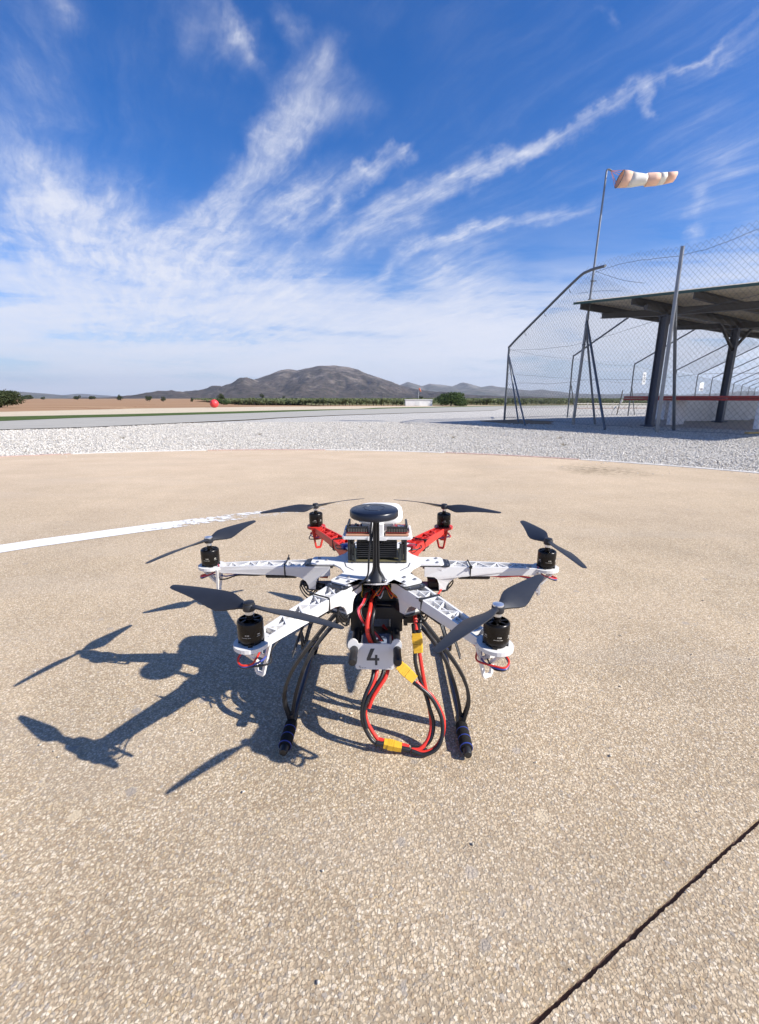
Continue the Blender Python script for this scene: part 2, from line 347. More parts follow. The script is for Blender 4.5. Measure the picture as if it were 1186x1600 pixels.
# boundary curves of the bands, seen from the pad outwards; matching points share an index
C_grav = [(-30, -8), (-6.87, 7.03), (-6.24, 7.47), (-5.19, 8.15), (-3.02, 11.17), (-1.2, 16.57), (9, 36), (16.74, 63.6), (48.2, 85.2), (84.5, 102.5), (300, 160)]
C_run = [(-36, -8), (-9.41, 9.68), (-8.5, 10.22), (-7.34, 13.35), (-5.88, 21.81), (-3.6, 42.), (-.17, 61.65), (21.94, 81.7), (58, 102.5), (94, 114), (330, 190)]
C_gra = [(-40, -8), (-11.55, 11.9), (-11.08, 13.35), (-9.89, 18.0), (-8.58, 31.88), (-6.0, 50.), (-.19, 67.9), (23.46, 87.4), (60, 107), (96, 119), (335, 200)]
C_san = [(-60, -8), (-19.1, 19.7), (-21.44, 25.9), (-33.8, 61.6), (-20.3, 75.6), (-9, 79), (-.23, 81.7), (24, 89.5), (61, 109), (97, 121), (336, 202)]
def band(name, c0, c1, m, rows, dz=0.0, nu=90):
    f0, f1 = curve(c0), curve(c1)
    def fn(u, v):
        p = f0(u)*(1-v)+f1(u)*v; return (p[0], p[1], hgt(p[1])+dz)
    return grid(name, np.linspace(0, len(c0)-1, nu), np.linspace(0, 1, rows), fn, m)
far = grid('ground', [-9000, -3000, -1000, -300, -100, -40, 0, 40, 100, 300, 1000, 3000, 9000], [-400, -60, -20, 0, 12, 24, 36, 48, 60, 100, 200, 400, 900, 2000, 5000, 12000],
           lambda u, v: (u, v, hgt(v)-.12), M_soil)
band('gravel_bed', [(-26, -12)]*1+[(-22+k*5.2, -12) for k in range(9)]+[(60, -12)], C_grav, M_gravel, 70, -.018)
band('runway', C_grav, C_run, M_runway, 8)
band('grass_strip', C_run, C_gra, M_grass, 6, .004)
band('sand_track', C_gra, C_san, M_sand, 8)
C_far = [(-2500, -8), (-1500, 600), (-900, 900), (-446, 1500), (-200, 1500), (-85, 210), (-27, 92), (26, 93), (62, 111), (98, 122), (337, 203)]
C_fa2 = [(-4000, 400), (-2500, 2400), (-1500, 2600), (-800, 2600), (-400, 2600), (0, 2600), (500, 2600), (900, 2600), (1500, 2600), (2500, 2600), (4000, 2200)]
band('ploughed_field', C_san, C_far, M_soil, 14, 0)
band('orchard_ground', C_far, C_fa2, M_orch, 14, 0)

# ---- concrete pad: round, cut by an open joint into slabs
PC = Vector((-.9745, -.7184)); PR = 5.183
j0 = Vector((.12, .25)); jd = (Vector((.47, .44))-j0).normalized(); jn = Vector((-jd.y, jd.x))
def circ_hits():
    w = j0-PC; bq = w.dot(jd); cq = w.length_squared-PR*PR; s = math.sqrt(bq*bq-cq); return -bq-s, -bq+s
t0, t1 = circ_hits()
ts = list(np.linspace(t0, -.6, 12))+list(np.linspace(-.58, 1.2, 700))+list(np.linspace(1.25, t1, 12))
def edge(off, sd, amp):
    out = []
    for t in ts:
        n1 = mnoise.noise((t*45, sd, 0))*amp*.7+mnoise.noise((t*190, sd, 5))*amp*1.1+max(0, mnoise.noise((t*33, sd, 9))-.35)*amp*5*(1 if off > 0 else -1)*.8+mnoise.noise((t*5, 2, 0))*.0010
        p = j0+jd*t+jn*(off+n1); out.append((p.x, p.y))
    return out
def arc(a0, a1, n=90): return [(PC.x+PR*math.cos(a0+(a1-a0)*k/n), PC.y+PR*math.sin(a0+(a1-a0)*k/n)) for k in range(n+1)]
pA = j0+jd*t1-PC; pB = j0+jd*t0-PC; aA = math.atan2(pA.y, pA.x); aB = math.atan2(pB.y, pB.x)
if aB < aA: aB += 2*PI
up_e, lo_e = edge(.0024, 1, .0008), edge(-.0024, 9, .0014)
pad = empty('concrete_pad'); pad['kind'] = 'structure'
MB().prism(up_e[1:-1]+arc(aA, aB), -.06, 0.0).build('concrete_slab', M_conc, pad)
MB().prism(list(reversed(lo_e[1:-1]))+arc(aB, aA+2*PI), -.06, -.0008).build('concrete_slab', M_conc, pad)
M_joint = simple('joint_filler', (.075, .04, .03), .7, 0, .3, 200, .5)
sj = MB(); q = [edge(.006, 4, .001), edge(-.006, 4, .001)]
sj.loft([[(a[0], a[1], -.0055) for a in q[1]], [(a[0], a[1], -.0055) for a in q[0]]], closed=False)
sj.build('joint_filler', M_joint, pad)
# painted rim: short kerb pieces in white and faded red round the pad's edge
M_rimw = simple('rim_white_paint', (.66, .62, .55), .7, 0, .15, 18, dirt=(.45, .4, .33))
M_rimr = simple('rim_faded_red_paint', (.50, .335, .27), .75, 0, .2, 18, dirt=(.5, .42, .33))
rim = empty('painted_rim'); rim['kind'] = 'structure'
seg_a = 1.17/PR
a_ref = math.atan2(4.35-PC.y, -.02-PC.x)
k = 0
for i in range(-8, 12):
    a0 = a_ref-seg_a*(i+.05)+.11; a1 = a0-seg_a+.004
    prof = [(PR-.015, -.004), (PR-.015, .003), (PR-.008, .006), (PR+.018, .006), (PR+.026, .0), (PR+.026, -.05)]
    rings = []
    for q in range(13):
        a = a0+(a1-a0)*q/12; wv = mnoise.noise((a*30, 3, i))*.006
        rings.append([(PC.x+(r_+wv)*math.cos(a), PC.y+(r_+wv)*math.sin(a), z_) for r_, z_ in prof])
    MB().loft(rings).build('kerb_piece', M_rimw if i % 2 == 0 else M_rimr, rim, fix=True)
# worn white circle line painted on the pad
def paint_mat():
    m, t, b = newmat('worn_white_line'); P = t.new('ShaderNodeTexCoord').outputs['Object']
    sp = t.new('ShaderNodeSeparateXYZ'); t.link(P, sp.inputs[0])
    wear = t.ramp(t.m('ADD', t.m('MULTIPLY', sp.outputs[0], .5), .75), [(.0, .28), (.20, .33), (.28, .42), (.36, .475), (.46, .515), (.60, .555), (.80, .60), (.95, .68)])
    n = t.m('ADD', t.m('MULTIPLY', t.noise(t.vm('MULTIPLY', P, (.6, 1, 1)), 60, 5, .75), .62), t.m('MULTIPLY', t.noise(t.vm('MULTIPLY', P, (.5, 1.2, 1)), 14, 4, .6), .38))
    a = t.m('GREATER_THAN', n, wear)
    t.link(a, b.inputs['Alpha'])
    t.link(t.ramp(t.noise(P, 30, 4), [(.3, (.70, .69, .66)), (.7, (.80, .79, .76))]), b.inputs['Base Color']); b.inputs['Roughness'].default_value = .8
    t.link(t.bump(t.noise(P, 300, 3), .5, .001), b.inputs['Normal'])
    return m
LC = (2.0676, -3.1193)
def linefn(u, v):
    a = math.radians(u); w = .052+.006*mnoise.noise((a*40, v*3, 0)); r_ = 5.669+(v-.5)*2*w; return (LC[0]+r_*math.cos(a), LC[1]+r_*math.sin(a), .0018)
grid('painted_line', np.linspace(84, 150, 240), [0, .5, 1], linefn, paint_mat())
# ---------------------------------------------------------------- loose stones of the gravel bed (real geometry, uncountable)
def stones(name, pts, sizes, m, seed):
    r = np.random.default_rng(seed); n = len(pts)
    base = np.array([(1, 0, 0), (.3, .9, .1), (-.75, .55, 0), (-.8, -.5, .1), (.2, -.95, 0), (.1, .05, .62), (-.05, 0, -.5)])
    tri = np.array([(0, 1, 5), (1, 2, 5), (2, 3, 5), (3, 4, 5), (4, 0, 5), (1, 0, 6), (2, 1, 6), (3, 2, 6), (4, 3, 6), (0, 4, 6)])
    V = np.repeat(base[None], n, 0)*(1+r.uniform(-.28, .28, (n, 7, 3)))
    V = V*np.stack([r.uniform(.75, 1.3, n), r.uniform(.6, 1.1, n), r.uniform(.6, 1.1, n)], 1)[:, None, :]
    tx = r.uniform(-.5, .5, n); c, s = np.cos(tx), np.sin(tx)
    y, z = V[:, :, 1].copy(), V[:, :, 2].copy(); V[:, :, 1] = y*c[:, None]-z*s[:, None]; V[:, :, 2] = y*s[:, None]+z*c[:, None]
    a = r.uniform(0, 2*PI, n); c, s = np.cos(a), np.sin(a)
    x, y = V[:, :, 0].copy(), V[:, :, 1].copy(); V[:, :, 0] = x*c[:, None]-y*s[:, None]; V[:, :, 1] = x*s[:, None]+y*c[:, None]
    V = V*sizes[:, None, None]+pts[:, None, :]
    F = tri[None]+(np.arange(n)*7)[:, None, None]
    return npmesh(name, V.reshape(-1, 3), F.reshape(-1, 3), m)
def stone_mat():
    m, t, b = newmat('gravel_stone'); P = t.new('ShaderNodeTexCoord').outputs['Object']
    v = t.voro(P, 60); s = t.new('ShaderNodeSeparateColor'); t.link(v.outputs['Color'], s.inputs[0])
    c = t.ramp(s.outputs[0], [(0.0, (.30, .28, .25)), (.09, (.61, .57, .51)), (.3, (.70, .655, .585)), (.55, (.48, .44, .385)), (.7, (.76, .715, .645)), (.88, (.52, .45, .365))], 'CONSTANT')
    t.link(c, b.inputs['Base Color']); b.inputs['Roughness'].default_value = .9; b.inputs['Specular IOR Level'].default_value = .2
    return m
M_stone = stone_mat()
n = 150000
ang_ = rng.uniform(math.radians(20), math.radians(150), n); rr_ = PR+.07+(rng.random(n)**1.35)*5.6
pts = np.stack([PC.x+rr_*np.cos(ang_), PC.y+rr_*np.sin(ang_), np.full(n, -.014)], 1)
keep = (np.abs(pts[:, 0]) < pts[:, 1]*.93+.6)
pts = pts[keep]; pts[:, 2] += rng.uniform(-.004, .004, len(pts))
ob = stones('gravel_stones', pts, rng.uniform(.0035, .0085, len(pts))*(.75+.10*(np.hypot(pts[:, 0], pts[:, 1]))), M_stone, 3)
tag(ob, 'loose white and grey gravel stones covering the strip behind the pad', 'gravel', kind='stuff')
n = 260
ang_ = rng.uniform(math.radians(25), math.radians(150), n); rr_ = PR-.02-rng.random(n)**2.5*.55
ob = stones('spilled_gravel', np.stack([PC.x+rr_*np.cos(ang_), PC.y+rr_*np.sin(ang_), np.full(n, .003)], 1), rng.uniform(.003, .0065, n), M_stone, 8)
tag(ob, 'few gravel stones spilled over the rim onto the concrete pad', 'gravel', kind='stuff')
# grit lying on the pad
n = 500
gx = rng.uniform(-1.6, 1.6, n); gy = .25+rng.random(n)**1.2*3.0
ob = stones('loose_grit', np.stack([gx, gy, np.full(n, .0016)], 1), rng.uniform(.0010, .0026, n), simple('grit', (.62, .55, .44), .9, 0, .35, 15), 5)
tag(ob, 'fine loose grit scattered over the concrete pad', 'grit', kind='stuff')

# ---------------------------------------------------------------- hills
def vnoise(x, y, o, s):
    return mnoise.fractal(Vector((x*s, y*s, 3.7)), 1.0, 2.1, o)
def hill_mat(name, lo, hi, rock, green, sc):
    m, t, b = newmat(name); P = t.new('ShaderNodeTexCoord').outputs['Object']
    g = t.new('ShaderNodeNewGeometry'); sp = t.new('ShaderNodeSeparateXYZ'); t.link(P, sp.inputs[0])
    n1 = t.noise(P, sc, 9, .7); n2 = t.noise(P, sc*6, 7, .75); n3 = t.noise(t.vm('MULTIPLY', P, (1, 1, 2.5)), sc*2.2, 8, .7)
    c = t.ramp(n1, [(.32, lo), (.66, hi)])
    c = t.mix(t.ramp(n2, [(.45, 0.0), (.56, .85)]), c, green)
    c = t.mix(t.ramp(t.m('ADD', n3, t.m('MULTIPLY', sp.outputs[2], .0008)), [(.58, 0.0), (.74, .85)]), c, rock)
    t.link(c, b.inputs['Base Color']); b.inputs['Roughness'].default_value = .95; b.inputs['Specular IOR Level'].default_value = .1
    t.link(t.bump(n2, .9, 14), b.inputs['Normal'])
    return m
M_hillA = hill_mat('dry_scrub_slope', (.078, .060, .050), (.122, .094, .076), (.26, .215, .175), (.040, .040, .030), .006)
M_hillB = hill_mat('far_scrub_slope', (.10, .09, .07), (.17, .14, .11), (.30, .27, .23), (.06, .065, .04), .002)
def ridge(name, crest, Y, depth, m, amp, nx=300, ny=60, back=1.0, gul=.004, base=-.9):
    """a range whose crest runs through the given (azimuth tangent, elevation tangent) points at distance Y"""
    us = np.array([p[0] for p in crest]); vs = np.array([p[1] for p in crest])
    X = np.linspace(us[0]*Y, us[-1]*Y, nx); V = []
    for j in range(ny):
        tt = j/(ny-1)*(1+back)-1                        # -1 foot, 0 crest, +back behind
        for x in X:
            cz = np.interp(x/Y, us, vs)*Y+CAMZ
            cz += vnoise(x, 0, 5, gul*3)*amp*.06*min(1, cz/40)
            a = abs(tt)
            prof = (1-a)**1.25 if tt < 0 else (1-a/back*.9)
            spur = vnoise(x+tt*260, tt*depth*.35, 7, gul)
            h_ = cz*prof+spur*amp*(a*(1-a)*4 if tt < 0 else .4*a)*min(1, max(cz, 0)/60)
            V.append((x+vnoise(x, tt*900, 3, gul)*30*a, Y+tt*depth, max(base, h_+base*(a))))
    F = [(j*nx+i, j*nx+i+1, (j+1)*nx+i+1, (j+1)*nx+i) for j in range(ny-1) for i in range(nx-1)]
    o = npmesh(name, V, F, m, None, True); o['kind'] = 'structure'; return o
H = {'main': [(-0.4762, -0.0079), (-0.4406, 0.0002), (-0.4047, 0.0122), (-0.3695, 0.0189), (-0.3418, 0.0202), (-0.3141, 0.0229), (-0.2928, 0.0308), (-0.2647, 0.0401), (-0.2367, 0.0492), (-0.2088, 0.0584), (-0.1923, 0.061), (-0.1747, 0.0584), (-0.1541, 0.0623), (-0.1266, 0.0675), (-0.0994, 0.0688), (-0.0654, 0.0649), (-0.045, 0.0597), (-0.0246, 0.0505), (0.0096, 0.0401), (0.044, 0.0282), (0.0786, 0.0189), (0.134, 0.0122), (0.1894, 0.0082), (0.2868, 0.0002), (0.3708, -0.0092)], 'right': [(-0.0457, 0.0002), (0.0097, 0.0162), (0.044, 0.0282), (0.0604, 0.0348), (0.0784, 0.0308), (0.0922, 0.0268), (0.1086, 0.0321), (0.1334, 0.0295), (0.1542, 0.0255), (0.1678, 0.0295), (0.1772, 0.0335), (0.1953, 0.0282), (0.2094, 0.0229), (0.2271, 0.0255), (0.2408, 0.0268), (0.2575, 0.0242), (0.2852, 0.0215), (0.327, 0.0162), (0.3544, 0.0189), (0.3823, 0.0149), (0.4242, 0.0109), (0.4936, 0.0082), (0.5623, 0.0109), (0.6459, 0.0069), (0.7696, 0.0109), (0.9084, 0.0082)], 'left': [(-1.0259, 0.0136), (-0.8731, 0.0176), (-0.8182, 0.0162), (-0.7909, 0.0149), (-0.7641, 0.0109), (-0.7372, 0.0069), (-0.7164, 0.0069), (-0.6895, 0.0029), (-0.6685, 0.0042), (-0.6419, -0.0025), (-0.615, -0.0079)], 'far': [(-1.028, 0.0055), (-0.7379, 0.0029), (-0.7031, 0.0042), (-0.6752, 0.0055), (-0.6468, 0.0096), (-0.6265, 0.0069), (-0.5995, 0.0029), (-0.5722, 0.0002), (-0.5239, -0.0012), (-0.5052, 0.0042), (-0.4881, 0.0082), (-0.4659, 0.0082), (-0.4497, 0.0055), (-0.4267, 0.0002), (-0.4062, -0.0025), (-0.3511, -0.0065)]}
ridge('mountain', H['main'], 2600, 1100, M_hillA, 34, 460, 90, gul=.0075)
ridge('hills', H['right'], 5200, 1600, M_hillB, 90, 260, 34, gul=.0016)
ridge('hills', H['left'], 4200, 1200, M_hillB, 50, 260, 30, gul=.0016)
ridge('hills', H['far'], 6500, 1500, M_hillB, 60, 240, 20, gul=.001)

# ---------------------------------------------------------------- vegetation
def leaf_mat(name, c1, c2, c3):
    m, t, b = newmat(name); P = t.new('ShaderNodeTexCoord').outputs['Object']
    n = t.noise(P, 2.2, 5, .7); v = t.voro(P, 9); s = t.new('ShaderNodeSeparateColor'); t.link(v.outputs['Color'], s.inputs[0])
    c = t.ramp(t.m('ADD', t.m('MULTIPLY', n, .6), t.m('MULTIPLY', s.outputs[0], .4)), [(.3, c1), (.5, c2), (.72, c3)])
    t.link(c, b.inputs['Base Color']); b.inputs['Roughness'].default_value = .7; b.inputs['Specular IOR Level'].default_value = .25
    tr = t.new('ShaderNodeBsdfTranslucent'); t.link(c, tr.inputs[0]); mx = t.new('ShaderNodeMixShader'); mx.inputs[0].default_value = .25
    t.link(b.outputs[0], mx.inputs[1]); t.link(tr.outputs[0], mx.inputs[2]); t.link(mx.outputs[0], m.node_tree.nodes['Material Output'].inputs[0])
    return m
M_oak = leaf_mat('holm_oak_leaf', (.022, .034, .012), (.045, .06, .02), (.085, .10, .04))
M_olive = leaf_mat('olive_leaf', (.095, .12, .045), (.16, .185, .08), (.24, .26, .13))
M_bush = leaf_mat('bush_leaf', (.025, .048, .014), (.055, .09, .025), (.10, .14, .045))
M_bark = simple('bark', (.10, .08, .06), .9, 0, .3, 8, .5, .02)
M_dry = leaf_mat('dry_weed', (.12, .10, .05), (.2, .16, .08), (.3, .25, .14))
def crown_arrays(R, Hh, z0, n, leaf, seed, lobes=9):
    r = np.random.default_rng(seed)
    C = []
    for k in range(lobes):
        a = r.uniform(0, 2*PI); q = r.uniform(.15, .68); C.append((R*q*math.cos(a), R*q*math.sin(a), z0+Hh*r.uniform(.22, .72), R*r.uniform(.3, .5), Hh*r.uniform(.2, .34)))
    C = np.array(C); idx = r.integers(0, lobes, n)
    d = r.normal(size=(n, 3)); d /= np.linalg.norm(d, axis=1)[:, None]; rad = r.uniform(.55, 1.08, n)**.6
    P = C[idx, :3]+d*np.stack([C[idx, 3], C[idx, 3], C[idx, 4]], 1)*rad[:, None]
    P[:, 2] = np.maximum(P[:, 2], z0*.6)
    nrm = d+r.normal(size=(n, 3))*.6; nrm /= np.linalg.norm(nrm, axis=1)[:, None]
    t = np.cross(nrm, r.normal(size=(n, 3))); t /= np.linalg.norm(t, axis=1)[:, None]; bt = np.cross(nrm, t)
    s = leaf*r.uniform(.6, 1.4, n)[:, None]
    V = np.stack([P-t*s, P+bt*s*.6, P+t*s, P-bt*s*.6], 1).reshape(-1, 3)
    return V, np.arange(n*4).reshape(-1, 4)
def trunk_mb(Hh, r0, seed, forks=4, sp=.4):
    r = random.Random(seed); mb = MB(); f = (0, 0, Hh*.45)
    mb.tube([(0, 0, -.2), (.03*Hh, 0, Hh*.2), f], r0, 7, r2=r0*.7)
    for k in range(forks):
        a = 2*PI*k/forks+r.uniform(-.4, .4)
        mb.tube([f, (math.cos(a)*Hh*sp*.5, math.sin(a)*Hh*sp*.5, Hh*.65), (math.cos(a)*Hh*sp, math.sin(a)*Hh*sp, Hh*.85)], r0*.5, 5, r2=r0*.15)
    return mb
def tree(name, label, cat, x, y, R, Hh, n, leaf, m, seed, group=None, low=.25, lobes=9):
    e = empty(name, (x, y, hgt(y))); tag(e, label, cat, group)
    V, F = crown_arrays(R, Hh*(1-low), Hh*low, n, leaf, seed, lobes)
    npmesh('crown', V, F, m, e); trunk_mb(Hh, Hh*.05+.02, seed).build('trunk', M_bark, e, True)
    return e
tree('holm_oak', 'large dark holm oak at the left edge of the brown field', 'tree', -37.6, 45.6, 2.2, 2.35, 9000, .085, M_oak, 11, low=.12, lobes=16)
GT = 'dark trees dotted along the skyline'
for i, (x, y, R, Hh, lab) in enumerate([
    (-326, 428, 6, 4.4, 'low dark tree just right of the big holm oak, on the skyline'),
    (-312, 428, 2.4, 2.6, 'tiny dark tree on the field skyline right of the low dark tree'),
    (-280, 428, 3.9, 4.3, 'rounded dark tree, left one of the skyline pair in mid field'),
    (-266.7, 428, 3.7, 3.8, 'rounded dark tree, right and lower one of the skyline pair in mid field'),
    (-146.9, 262, 2.0, 3.4, 'upright dark tree standing alone on the brown field skyline'),
    (-94.3, 188.7, 1.6, 2.6, 'dark tree left of the mountain foot, taller of two close together'),
    (-88.4, 188.7, 1.2, 2.1, 'dark tree left of the mountain foot, smaller of two close together'),
    (-70, 172.6, .9, 1.6, 'small dark tree at the near end of the brown field, left of the red ball'),
    (-50.4, 147.4, 1.6, 2.9, 'dark tree just behind the red ball'),
    (-138.6, 543, 4.2, 6.8, 'round dark tree above the orchard below the mountain'),
    (-113, 543, 2.8, 4.2, 'small low dark tree above the orchard, right of the round one'),
    (18.8, 208, 1.4, 2.6, 'dark tree behind the white building, by the far windsock'),
    (21.5, 93, 1.0, 1.6, 'small dark bushy tree right of the large round bush')]):
    tree('field_tree', lab, 'tree', x, y, R, Hh, 1500, R*.07, M_oak, 20+i, GT, low=.1, lobes=8)
tree('round_bush', 'large rounded green bush beside the low white building', 'bush', 13.0, 84.0, 3.35, 2.55, 8000, .12, M_bush, 50, low=.02, lobes=22)
tree('roadside_bush', 'bright green bush at the orchard corner beside the red ball', 'bush', -32.5, 96, 1.6, 1.35, 1500, .1, M_bush, 51, low=.02)
# orchard: front bushes as individuals, the rest as one mass
protos = []
rr = random.Random(5)
oliv = []
k = 0
def first_row():
    out = []
    # along the orchard's near edge, left of the white building and right of the big bush
    a, b_ = (-29.5, 93.5), (4.0, 86.5)
    for i in range(46):
        t = i/45; out.append((a[0]+(b_[0]-a[0])*t+rr.uniform(-.2, .2), a[1]+(b_[1]-a[1])*t+rr.uniform(-.5, .5)))
    for i in range(44):
        t = i/43; out.append((17.5+(62-17.5)*t+rr.uniform(-.3, .3), 92+(114-92)*t+rr.uniform(-.6, .6)))
    return out
for i, (x, y) in enumerate(first_row()):
    if i < 5:
        e = tree('olive_bush', None, None, x, y, .62, 1.25, 420, .085, M_olive, 60+i, low=.22, lobes=6); protos.append(e)
    else:
        src = protos[i % 5]; e = src.copy(); COL.objects.link(e); e.location = (x, y, hgt(y)); e.rotation_euler = (0, 0, rr.uniform(0, 6.28)); s_ = rr.uniform(.8, 1.2); e.scale = (s_, s_, s_*rr.uniform(.85, 1.12))
        for ch in src.children:
            c_ = ch.copy(); COL.objects.link(c_); c_.parent = e
    lab_ = ('young olive bush in the orchard front row, left part near the red ball' if i < 15 else 'young olive bush in the orchard front row, straight below the mountain' if i < 32 else 'young olive bush in the orchard front row, close to the white building') if i < 46 else \
        ('young green bush in the hedge row between the round bush and the fence corner' if i < 60 else 'young green bush in the hedge row seen through the chain-link fence')
    tag(e, lab_, 'olive bush' if i < 46 else 'bush',
        'olive bushes in the front row of the orchard' if i < 46 else 'bushes of the hedge row behind the fence')
VV, FF, off = [], [], 0
for i in range(3200):
    q = rr.random()
    y = 96+(q**1.6)*430; x = rr.uniform(-.42*y+8, .62*y)
    if x < -27-(y-92)*.5: continue
    V, F = crown_arrays(.75*(1+q*1.4), 1.2, .12, 34, .17*(1+q*1.8), 1000+i, 5)
    V = V*np.array([1, 1, 1])+np.array([x, y, hgt(y)]); VV.append(V); FF.append(F+off); off += len(V)
ob = npmesh('orchard', np.concatenate(VV), np.concatenate(FF), M_olive); tag(ob, 'green mass of olive rows filling the plain below the mountain', 'orchard', kind='stuff')

# dry weeds in the gravel
GW = 'dry weed tufts in the gravel'
for i, (x, y, s_, lab) in enumerate([(-3.35, 5.9, .07, 'small dry weed tuft in the gravel at the far left'), (.98, 6.0, .06, 'dry weed tuft in the gravel, left of the fence corner'), (-.32, 8.0, .05, 'tiny dark weed in the gravel at the middle of the strip'), (2.05, 5.0, .075, 'dry weed tuft in the gravel near the pad rim, right half'), (-1.72, 6.5, .06, 'pair of dry stalks in the gravel left of centre'), (2.35, 5.9, .06, 'dry weed tuft in front of the fence shadow')]):
    r = random.Random(i); mb = MB()
    for q in range(46):
        a = r.uniform(0, 6.28); h_ = s_*r.uniform(.25, .7); d = s_*r.uniform(.4, 1.4)
        mb.add([(math.cos(a)*.006, math.sin(a)*.006, 0), (math.cos(a+.3)*.008, math.sin(a+.3)*.008, 0), (math.cos(a)*d, math.sin(a)*d, h_)], [(0, 1, 2)])
    o = mb.build('weed_tuft', M_dry); o.location = (x, y, -.012); tag(o, lab, 'weed')

# ---------------------------------------------------------------- low white building, far windsock, red ball
M_wwall = simple('white_render', (.78, .77, .74), .8, 0, .06, 2, .1)
M_greyroof = simple('grey_flat_roof', (.40, .39, .37), .8)
b_ = empty('white_building', (7.2, 85.5, hgt(85))); tag(b_, 'long low white flat-roofed building left of the round bush', 'building')
MB().box((0, 0, .55), (4.9, 2.6, 1.1)).build('wall', M_wwall, b_)
MB().box((0, 0, 1.13), (5.1, 2.8, .07)).build('roof', M_wwall, b_)
MB().box((-.3, -1.31, .45), (.8, .03, .85)).build('door', simple('pale_door', (.68, .68, .66), .6), b_)
M_orange = None
def cloth_mat(name, col):
    m, t, b = newmat(name); P = t.new('ShaderNodeTexCoord').outputs['Object']
    c = t.ramp(t.noise(P, 6, 4), [(.3, tuple(k*.93 for k in col)), (.7, col)])
    t.link(c, b.inputs['Base Color']); b.inputs['Roughness'].default_value = .8
    tr = t.new('ShaderNodeBsdfTranslucent'); t.link(c, tr.inputs[0]); mx = t.new('ShaderNodeMixShader'); mx.inputs[0].default_value = .30
    t.link(b.outputs[0], mx.inputs[1]); t.link(tr.outputs[0], mx.inputs[2]); t.link(mx.outputs[0], m.node_tree.nodes['Material Output'].inputs[0])
    return m
M_orange = cloth_mat('faded_orange_cloth', (.95, .66, .50)); M_cream = cloth_mat('cream_cloth', (.93, .90, .82))
M_galv = simple('galvanised_steel', (.27, .275, .28), .42, .75, .12, 9, .05, dirt=(.24, .22, .19))
M_dkpost = simple('weathered_steel', (.16, .17, .18), .5, .55, .15, 9, .05)
fw_ = empty('small_windsock', (15.2, 180, hgt(180))); tag(fw_, 'far small windsock on a white pole behind the white building', 'windsock')
MB().tube([(0, 0, 0), (0, 0, 5.2)], .06, 6).build('pole', simple('white_pole', (.75, .75, .73), .5), fw_)
MB().lathe([(.36, 0), (.26, .8), (.16, 1.5)], 10, Matrix.Translation((.15, 0, 5.1)) @ Matrix.Rotation(math.radians(150), 4, 'Y')).build('sock', cloth_mat('orange_sock', (.85, .30, .18)), fw_)
ball = MB(); prof = [(max(1e-5, math.sin(PI*k/16))*.62, -math.cos(PI*k/16)*.60) for k in range(17)]
ball.lathe(prof, 28); 
bo = ball.build('marker_ball', simple('red_plastic', (.72, .05, .055), .45, 0, .12, 3), None, True); bo.location = (-24.4, 68.0, hgt(68)+.58)
tag(bo, 'big red marker ball lying at the edge of the brown field', 'ball')
mb_ = MB().lathe([(.08, 0), (.08, .06), (.05, .1)], 10).build('valve', simple('dark_red_plastic', (.4, .03, .03), .5), bo); mb_.location = (-.1, -.58, .2); mb_.rotation_euler = (PI/2, 0, 0)

# low rail fence beyond the gravel, right
rf = empty('rail_fence', (12, 40, 0)); tag(rf, 'low pale rail fence in the distance behind the chain-link fence', 'fence')
M_rail = simple('pale_rail', (.55, .50, .42), .7); M_rust = simple('rusty_rail', (.24, .13, .08), .8)
def rfp(t): x = 19.5+t*22; y = 46+t*8; return Vector((x-12, y-40, hgt(y)))
for zr, mt in ((.14, M_rust), (.36, M_rail), (.60, M_rail)):
    MB().beam(rfp(0)+Vector((0, 0, zr)), rfp(1)+Vector((0, 0, zr)), .05, .07).build('rail', mt, rf)
for i in range(15):
    p = rfp(i/14); MB().beam(p, p+Vector((0, 0, .68)), .07, .07).build('post', M_rail, rf)
# a pale cloth on a stick behind the fence
cs = empty('stick_with_cloth', (8.6, 16.6, hgt(16.6))); tag(cs, 'leaning stick wrapped in a white cloth behind the second fence bay', 'stick')
MB().tube([(0, 0, 0), (.06, 0, .42), (.11, 0, .86)], .016, 6).build('stick', M_bark, cs)
pts_ = catmull([(.12, -.02, .55), (.04, -.03, .36), (-.12, -.02, .22), (-.2, -.03, .02)], 5)
MB().tube(pts_, [.035+.028*math.sin(i*.9) for i in range(len(pts_))], 7, flat=.5).build('cloth', M_cream, cs, True)

